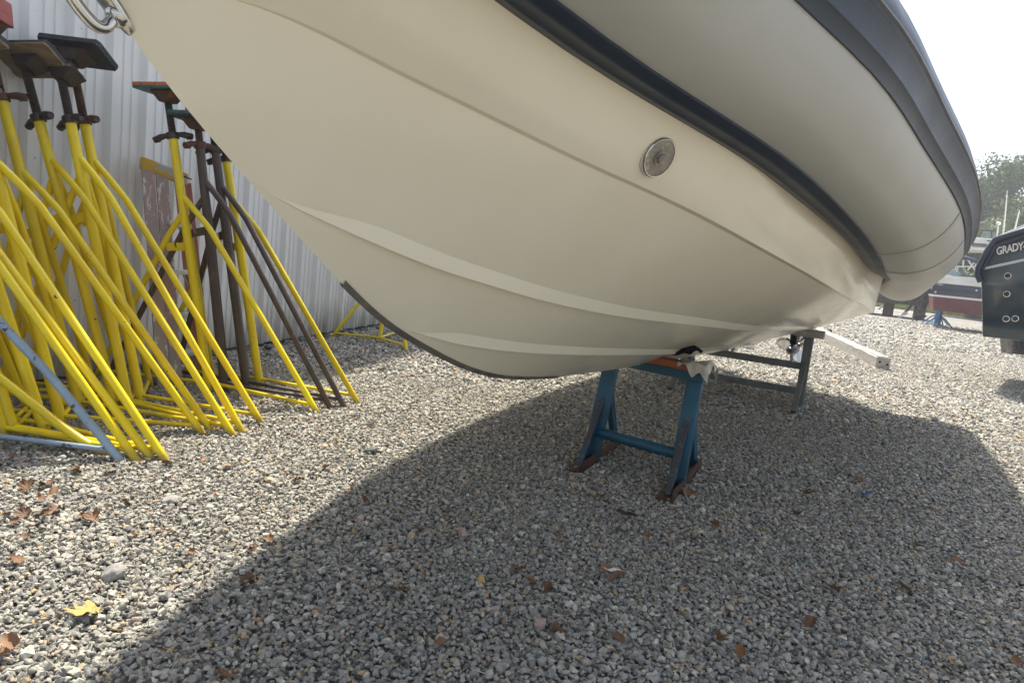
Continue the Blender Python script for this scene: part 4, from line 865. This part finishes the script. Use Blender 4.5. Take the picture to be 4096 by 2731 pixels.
def white_boat():
    P0 = aty(3870, 1000, 27.); view = nrm([P0[0], P0[1], 0]); e0 = np.array([view[1], -view[0], 0]); f, e, n_ = vplane(P0, e0); n_ = n_ if n_@view > 0 else -n_; Z = np.array([0, 0, 1.])
    t = thing('motor_boat', 'white powerboat with a red stripe high on a trailer beyond the runabout', 'boat', [P0[0], P0[1], 0])
    def slab(nm, L_, m, dep=2., off=0., bev=.0): mb = MB(); mb.slab([f(q)+n_*off for q in L_], n_*dep); return mb.build(nm, m, t, smooth=30, bevel=bev)
    slab('hull', [(3884, 958), (3892, 950), (4200, 968), (4200, 1000), (3960, 977), (3900, 972), (3886, 967)], M_white, bev=.04)
    slab('stripe', [(3948, 960), (3985, 961), (3985, 967), (3948, 966)], M_bred, .02, -.012)
    slab('swim_platform', [(3866, 988), (3880, 986), (4200, 1010), (4200, 1024), (3960, 1003), (3866, 1000)], M_white, bev=.02)
    slab('bracket', [(3870, 952), (3880, 949), (3886, 972), (3890, 990), (3876, 990)], M_white, 1.8, .1, bev=.01)
    slab('bracket', [(3862, 976), (3868, 972), (3872, 1000), (3864, 1003)], M_white, .3, .2, bev=.01)
    mb = MB(); mb.slab([f(q)+n_*.3 for q in ((3919, 946), (3930, 919), (3987, 922), (3987, 948))], n_*.012); mb.build('windscreen', M_glass, t, smooth=0)
    for a_, b_ in (((3917, 948), (3930, 918)), ((3930, 918), (3990, 922)), ((3968, 920), (3968, 948))):
        mb = MB(); mb.tube([f(a_)+n_*.3, f(b_)+n_*.3], .025, 8); mb.build('windscreen_frame', M_blackp, t)
    for a_ in ((4010, 1000), (4120, 1010)):
        A = f(a_); mb = MB(); mb.bar(A+n_*1., [A[0]+n_[0], A[1]+n_[1], 0], .1, .1); mb.build('trailer_post', M_galv, t, smooth=0)
white_boat()

def dark_boat():
    P0 = aty(3480, 1200, 27.); view = nrm([P0[0], P0[1], 0]); e0 = np.array([view[1], -view[0], 0]); f, e, n_ = vplane(P0, e0); n_ = n_ if n_@view > 0 else -n_; Z = np.array([0, 0, 1.])
    t = thing('motor_boat', 'low charcoal workboat parked beyond the end of the grey tube', 'boat', [P0[0], P0[1], 0])
    def slab(nm, L_, m, dep, bev=.03): mb = MB(); mb.slab([f(q) for q in L_], n_*dep); return mb.build(nm, m, t, smooth=30, bevel=bev)
    slab('hull', [(3330, 1150), (3715, 1172), (3708, 1212), (3660, 1222), (3390, 1200)], M_blackp, 2.2)
    slab('gunwale', [(3325, 1143), (3720, 1165), (3718, 1173), (3328, 1150)], M_greyp, 2.3, .01)
    slab('console', [(3470, 1110), (3530, 1108), (3545, 1154), (3465, 1150)], M_greyp, 1.0)
    for q in ((3420, 1203), (3560, 1213), (3690, 1218)):
        A = f(q)+n_*1.; mb = MB(); mb.box([A[0], A[1], A[2]/2], (.35, 1.2, A[2]), X=e); mb.build('keel_chock', M_bark, t, smooth=0)
dark_boat()

def house():
    P0 = aty(3885, 960, 38.); view = nrm([P0[0], P0[1], 0]); e0 = np.array([view[1], -view[0], 0]); f, e, n_ = vplane(P0, e0); n_ = n_ if n_@view > 0 else -n_; Z = np.array([0, 0, 1.])
    L0 = f((3850, 955)); top = L0[2]
    t = thing('house', 'low grey shingled house with a brick chimney among the trees', 'house', [L0[0], L0[1], 0])
    B = np.array([L0[0], L0[1], 0]); mb = MB(); mb.slab([B, B+e*9, B+e*9+Z*top, B+Z*top], n_*6); mb.build('wall', M_shing, t, smooth=0)
    r1 = f((3850, 922))[2]
    mb = MB(); mb.slab([L0-n_*.4-Z*.05-e*.3, L0+n_*3-e*.3+Z*(r1-top), L0+n_*6.4-Z*.05-e*.3, L0+n_*6.4+Z*.08-e*.3, L0+n_*3-e*.3+Z*(r1-top+.14), L0-n_*.4+Z*.08-e*.3], e*9.6); mb.build('roof', M_shing, t, smooth=0)
    for k in range(6):
        c = B+e*(.8+1.5*k)+Z*(top-1.)-n_*.03; mb = MB(); mb.box(c, (.9, .06, 1.1), X=e); w = mb.build('window', M_white, t, smooth=0); mb = MB(); mb.box(c-n_*.03, (.74, .04, .94), X=e); mb.build('pane', M_glass, w, smooth=0)
    c = f((3927, 950)); tp = f((3932, 886)); mb = MB(); mb.slab([f((3914, 962))+n_*.3, f((3919, 890))+n_*.3, f((3939, 890))+n_*.3, f((3938, 962))+n_*.3], n_*.5); ch = mb.build('chimney', M_brick, t, smooth=0)
    mb = MB(); mb.slab([f((3917, 890))+n_*.25, f((3922, 884))+n_*.3, f((3937, 884))+n_*.3, f((3941, 890))+n_*.25], n_*.6); mb.build('chimney_cap', M_brick, ch, smooth=0)
house()

# ------------------------------------------------------------------ trees, grass
def tree(label, c, h, rx, m, seed, n_leaf=11000):
    rs = np.random.default_rng(seed); t = thing('tree', label, 'tree', c, 'trees beyond the boatyard'); c = np.asarray(c, float); Z = np.array([0, 0, 1.])
    mb = MB(); tr = [c, c+[.1, .05, h*.25], c+[-.1, .1, h*.5], c+[.05, 0, h*.8]]; mb.tube(tr, [.28, .2, .14, .05], 8)
    lobes = []
    for k in range(22):
        a_ = rs.uniform(0, 6.28); zz = rs.uniform(.22, .93); rr = rx*math.sqrt(max(.05, 1-((zz-.5)/.52)**2))*rs.uniform(.35, .85)
        q = c+np.array([rr*math.cos(a_), rr*math.sin(a_), h*zz]); lobes.append((q, rs.uniform(.20, .36)*rx))
        b0 = c+Z*h*zz*.7; mb.tube([b0, (b0+q)/2+Z*.2, q], [.07, .05, .02], 5)
    mb.build('trunk', M_bark, t)
    k = rs.integers(0, len(lobes), n_leaf); d = rs.normal(size=(n_leaf, 3)); d /= np.linalg.norm(d, axis=1)[:, None]
    L_ = np.array([l[0] for l in lobes])[k]; R_ = np.array([l[1] for l in lobes])[k]
    P = L_+d*(R_*rs.uniform(.45, 1.12, n_leaf))[:, None]*np.array([1.15, 1.15, .85])
    a_ = rs.normal(size=(n_leaf, 3)); a_ /= np.linalg.norm(a_, axis=1)[:, None]; b_ = np.cross(a_, d); b_ /= np.linalg.norm(b_, axis=1)[:, None]+1e-6
    s_ = rs.uniform(.06, .15, n_leaf)[:, None]
    V = np.stack([P-a_*s_, P+b_*s_*.55, P+a_*s_, P-b_*s_*.55], 1).reshape(-1, 3)-c
    me = bpy.data.meshes.new('crown'); me.from_pydata(V.tolist(), [], [(4*i, 4*i+1, 4*i+2, 4*i+3) for i in range(n_leaf)]); me.materials.append(m)
    ob = bpy.data.objects.new('crown', me); COL.objects.link(ob); ob.parent = t
def at_b(px, Y): P = aty(px, 1180, Y); return np.array([P[0], P[1], 0])
tree('broad dark green tree rising behind the chimney', at_b(3945, 46), 10.2, 3.6, M_fol[0], 1)
tree('light green leafy tree behind the motor boat antennas', at_b(4085, 41), 7.3, 3.2, M_fol[1], 2)
tree('dense bluish green tree beyond the teal boat', at_b(4085, 52), 11.0, 4.0, M_fol[2], 3)
tree('rounded green tree hidden mostly by the grey tube', at_b(3830, 50), 9.5, 3.8, M_fol[0], 4)
tree('low bushy green tree below the white powerboat', at_b(3890, 36), 4.6, 2.6, M_fol[1], 5)
tree('low bushy tree behind the navy bimini', at_b(3985, 34), 4.0, 2.6, M_fol[0], 6)
tree('tall green tree outside the end of the row', at_b(4260, 48), 10.5, 4.0, M_fol[0], 8)
tree('spreading green tree behind the runabout stern', at_b(3735, 48), 8.5, 3.6, M_fol[2], 9)
tree('pale green tree at the yard edge past the teal boat', at_b(4420, 44), 9.0, 3.8, M_fol[1], 10)
mb = MB(); A_ = at_b(3300, 40); B_ = at_b(4500, 33)
mb.add([A_+[0, 0, -.004], B_+[0, 0, -.004], B_+[120, 150, -.004], A_+[-60, 150, -.004]], [(0, 1, 2, 3)])
g = mb.build('lawn', mat('lawn_soil', (.05, .065, .018), .9, col2=(.08, .08, .03), nscale=2.), smooth=0); g['kind'] = 'structure'
rs = np.random.default_rng(21); n_ = 9000; u = rs.uniform(0, 1, n_); w = rs.uniform(0, 1, n_)**1.6*7
P = A_[None]+(B_-A_)[None]*u[:, None]+np.array([.55, .83, 0])[None]*w[:, None]; a_ = rs.uniform(0, 6.28, n_); hh = rs.uniform(.08, .34, n_)
D = np.c_[np.cos(a_), np.sin(a_), np.zeros(n_)]*.025; tip = np.c_[rs.normal(size=(n_, 2))*.06, hh]
V = np.stack([P-D, P+D, P+tip], 1).reshape(-1, 3); me = bpy.data.meshes.new('grass'); me.from_pydata(V.tolist(), [], [(3*i, 3*i+1, 3*i+2) for i in range(n_)]); me.materials.append(M_grassm)
ob = bpy.data.objects.new('grass', me); COL.objects.link(ob); ob['kind'] = 'stuff'; tag(ob, 'ragged yellow green grass beyond the runabout', 'grass')

# ------------------------------------------------------------------ dry leaves and scraps
def leaf_mesh(kind, seed):
    rs = np.random.default_rng(seed); lobes = [(0, 1.0), (.45, .52), (.80, .92), (1.15, .45), (1.55, .80), (2.1, .42), (2.6, .45), (3.14, .30)]
    ang = np.array([a_ for a_, _ in lobes]+[2*math.pi-a_ for a_, _ in lobes[-2:0:-1]]); rr = np.array([r_ for _, r_ in lobes]+[r_ for _, r_ in lobes[-2:0:-1]])
    th = np.linspace(0, 2*math.pi, 48, endpoint=False); R_ = np.interp(th, np.append(ang, 2*math.pi), np.append(rr, 1.0))*(1+.05*rs.normal(size=48))
    if kind: R_ = .45*R_+.55*(.50+.16*np.cos(th)+.05*np.cos(3*th+seed))*1.15
    curl = rs.uniform(1.1, 2.2) if kind else .28; curl2 = rs.uniform(-.6, .9) if kind else .15; V = [(0, 0, 0)]; F_ = []
    for k in (.4, .75, 1.):
        for j, a_ in enumerate(th):
            x, y = R_[j]*k*math.cos(a_), R_[j]*k*math.sin(a_)*(.85 if kind else .95)
            z = curl*y*y*.75+curl2*x*x*.4+.06*math.sin(7*x+seed)*k+.05*math.cos(9*a_)*k
            if kind == 2: c_ = y*2.6; y, z = .38*math.sin(c_), .38*(1-math.cos(c_))+.03*x
            V.append((x, y, z))
    n2 = 48; F_ = [(0, 1+j, 1+(j+1) % n2) for j in range(n2)]
    for r_ in (0, 1): F_ += [(1+r_*n2+j, 1+(r_+1)*n2+j, 1+(r_+1)*n2+(j+1) % n2, 1+r_*n2+(j+1) % n2) for j in range(n2)]
    o_ = len(V); V += [(-.28, -.02, .0), (-.28, .02, .0), (-.85, .012, .12), (-.85, -.012, .12)]; F_.append((o_, o_+1, o_+2, o_+3))
    me = bpy.data.meshes.new('leaf'); me.from_pydata(V, [], F_); me.polygons.foreach_set('use_smooth', [True]*len(me.polygons)); me.materials.append(M_leafy if kind == 0 else M_leafb); return me
LM = [leaf_mesh(1+(i % 2), i+3) for i in range(7)]
rs = np.random.default_rng(33)
def put_leaf(px, me, size, tilt=.45, z=.018):
    ob = bpy.data.objects.new('dry_leaf', me); COL.objects.link(ob); P = gnd(*px); ob.location = (P[0], P[1], z); ob.scale = (size,)*3
    ob.rotation_euler = (rs.normal()*tilt, rs.normal()*tilt, rs.uniform(0, 6.28)); return ob
leaf_px = [(330, 1073), (386, 1074), (25, 1063), (465, 1062), (108, 1122), (122, 1143), (60, 1131), (95, 1152), (14, 1195), (58, 1192), (95, 1194), (128, 1180), (188, 1197), (215, 1201), (62, 1240), (285, 1163), (36, 1296), (28, 1492), (12, 1516), (440, 1280), (574, 1342), (582, 1270), (612, 1250), (905, 1366), (930, 1363), (1022, 1186), (962, 1226), (1195, 1318), (1216, 1345), (1256, 1355), (1392, 1314), (1410, 1341), (1275, 1460), (1422, 1481), (1480, 1238), (1590, 1246), (1642, 1214), (1280, 1233), (1392, 1162), (1384, 1146), (835, 1157), (1648, 1478), (1915, 1363), (1862, 1437), (2080, 1363), (2195, 1295), (1950, 1258), (1868, 1206), (1835, 1187), (1922, 1090), (1972, 1106), (1852, 1141), (2195, 1541), (2325, 1528), (2105, 1262), (1576, 1138), (1556, 1136), (1592, 1143), (508, 1562), (716, 968), (664, 1000), (598, 936), (685, 1110), (745, 1080), (1015, 1490), (1700, 1512), (600, 900), (170, 1090), (40, 1210), (250, 1095)]
for i, q in enumerate(leaf_px):
    me = LM[i % 7]; d_ = np.linalg.norm(gnd(q[0]*1.7415, q[1]*1.7415)-CAM); o_ = put_leaf((q[0]*1.7415, q[1]*1.7415), me, rs.uniform(.028, .048))
    x_, y_ = q; look = 'rolled dry brown leaf' if (i % 7) % 2 else 'crumpled open dry brown leaf'
    if (1370 < x_ < 1620 and y_ < 1260) or (x_ in (1642,)): pl_ = 'on shaded gravel beside the blue trestle'
    elif x_ < 760 and y_ < 1012: pl_ = 'between the base rods of the yellow stands'
    elif x_ < 480 and y_ < 1245: pl_ = 'on sunlit gravel in front of the yellow stands'
    elif x_ < 760: pl_ = 'on sunlit gravel near the edge of the boat shadow'
    elif x_ > 1780: pl_ = 'on gravel under the grey tube'
    else: pl_ = 'in the middle of the boat shadow'
    tag(o_, look+' '+pl_, 'leaf', 'dry brown leaves on the gravel')
o_ = put_leaf((205*1.7415, 1418*1.7415), leaf_mesh(0, 77), .060, .08, .022); o_.rotation_euler = (.12, -.10, 3.7); tag(o_, 'large yellow maple leaf lying on the sunlit gravel', 'leaf')
def scrap(name, label, cat, px, L_, w, m, rz, z=.032, curl=.2):
    P = gnd(*px); mb = MB(); R_ = []
    for u in np.linspace(-1, 1, 9): R_.append([P+np.array([math.cos(rz), math.sin(rz), 0])*u*L_/2+np.array([-math.sin(rz), math.cos(rz), 0])*v*w/2*(1-.35*math.cos(u*3))+np.array([0, 0, z+curl*L_*.3*u*u+.004*math.sin(4*u+v)]) for v in np.linspace(-1, 1, 4)])
    mb.grid(R_); o_ = mb.build(name, m, None, smooth=60, origin=P); md = o_.modifiers.new('thick', 'SOLIDIFY'); md.thickness = .0015; tag(o_, label, cat)
scrap('paper_scrap', 'small twisted white scrap on the shaded gravel', 'scrap', (1404*1.7415, 1328*1.7415), .055, .016, M_paper, .1)
scrap('plastic_scrap', 'small bright blue plastic scrap on the shaded gravel', 'scrap', (1986*1.7415, 1147*1.7415), .05, .014, M_bscrap, .15)
scrap('rubber_scrap', 'flat black rubber scrap on the gravel in front of the trestle', 'scrap', (1440*1.7415, 1195*1.7415), .085, .04, M_oldsole, -.5, curl=.1)
# larger loose stones
def rock(px, size, m, label, seed, flat=.6):
    rs_ = np.random.default_rng(seed); bm = bmesh.new(); d = rs_.normal(size=(26, 3)); d /= np.linalg.norm(d, axis=1)[:, None]
    for q in d*np.array([1, rs_.uniform(.6, .85), flat])*rs_.uniform(.9, 1.08, (26, 1))*size/2: bm.verts.new(q)
    bmesh.ops.convex_hull(bm, input=bm.verts); bmesh.ops.delete(bm, geom=[v for v in bm.verts if not v.link_faces], context='VERTS')
    bmesh.ops.bevel(bm, geom=bm.edges[:], offset=size*.03, segments=1, affect='EDGES')
    me = bpy.data.meshes.new('stone'); bm.to_mesh(me); bm.free(); me.materials.append(m); ob = bpy.data.objects.new('loose_stone', me); COL.objects.link(ob); P = gnd(*px); ob.location = (P[0], P[1], size*flat*.32); ob.rotation_euler = (rs_.normal()*.15, rs_.normal()*.15, rs_.uniform(0, 6)); tag(ob, label, 'stone')
M_rk1 = mat('pale_granite', (.36, .34, .31), .8, col2=(.22, .21, .2), nscale=60, bump=.002, bscale=90)
M_rk2 = mat('dark_slate', (.07, .085, .08), .8, col2=(.12, .13, .12), nscale=40, bump=.002, bscale=70)
M_rk3 = mat('yellow_quartz', (.55, .36, .10), .6, col2=(.45, .30, .12), nscale=50)
M_rk4 = mat('pink_granite', (.45, .30, .25), .8, col2=(.33, .26, .24), nscale=70, bump=.002, bscale=90)
rock((392*1.7415*1.0, 2010), .075, M_rk1, 'oblong pale speckled stone on the sunlit gravel', 1, .5)
rock((1480, 1812), .085, M_rk2, 'flat dark slate piece on the gravel by the stands', 2, .45)
rock((1925, 2330), .036, M_rk3, 'small bright yellow pebble on the shaded gravel', 3, .8)
rock((1847, 2145), .055, M_rk4, 'pinkish granite stone on the shaded gravel', 4, .8)
rock((2164, 2510), .05, M_rk4, 'pink stone next to a crumpled leaf on the gravel', 5, .8)
rock((455, 2310), .075, M_rk1, 'broad pale grey stone on the sunlit gravel by the yellow leaf', 6, .6)
rock((855, 2410), .06, M_rk1, 'rounded grey stone at the edge of the boat shadow', 7, .7)
# broken stones along the foot of the wall
for i in range(34):
    u = 3.6+i*.17+rs.normal()*.05; p_ = wpt(u, .06+abs(rs.normal())*.04, 0); bm = bmesh.new(); d = rs.normal(size=(16, 3)); d /= np.linalg.norm(d, axis=1)[:, None]; sz = rs.uniform(.06, .16)
    for q in d*np.array([1, .75, .45])*sz/2: bm.verts.new(q)
    bmesh.ops.convex_hull(bm, input=bm.verts); bmesh.ops.delete(bm, geom=[v for v in bm.verts if not v.link_faces], context='VERTS')
    me = bpy.data.meshes.new('stone'); bm.to_mesh(me); bm.free(); me.materials.append(M_rk2); ob = bpy.data.objects.new('edging_stone', me); COL.objects.link(ob); ob.location = (p_[0], p_[1], sz*.12); ob.rotation_euler = (rs.normal()*.2, rs.normal()*.2, rs.uniform(0, 6)); tag(ob, 'dark mossy stone at the foot of the metal wall', 'stone', 'dark stones along the foot of the wall')

# ------------------------------------------------------------------ haze (closed box round camera and scene)
hm = bpy.data.materials.new('haze'); hm.use_nodes = True; N = hm.node_tree.nodes; N.clear(); ho = N.new('ShaderNodeOutputMaterial'); hv = N.new('ShaderNodeVolumePrincipled')
hv.inputs['Color'].default_value = (.92, .95, 1, 1); hv.inputs['Density'].default_value = .0026; hv.inputs['Anisotropy'].default_value = .3; hm.node_tree.links.new(hv.outputs[0], ho.inputs['Volume'])
mb = MB(); mb.box((10, 60, 7.), (700, 860, 16.2)); hz = mb.build('haze', hm, smooth=0); hz['kind'] = 'stuff'; tag(hz, 'thin pale summer haze in the air', 'haze')
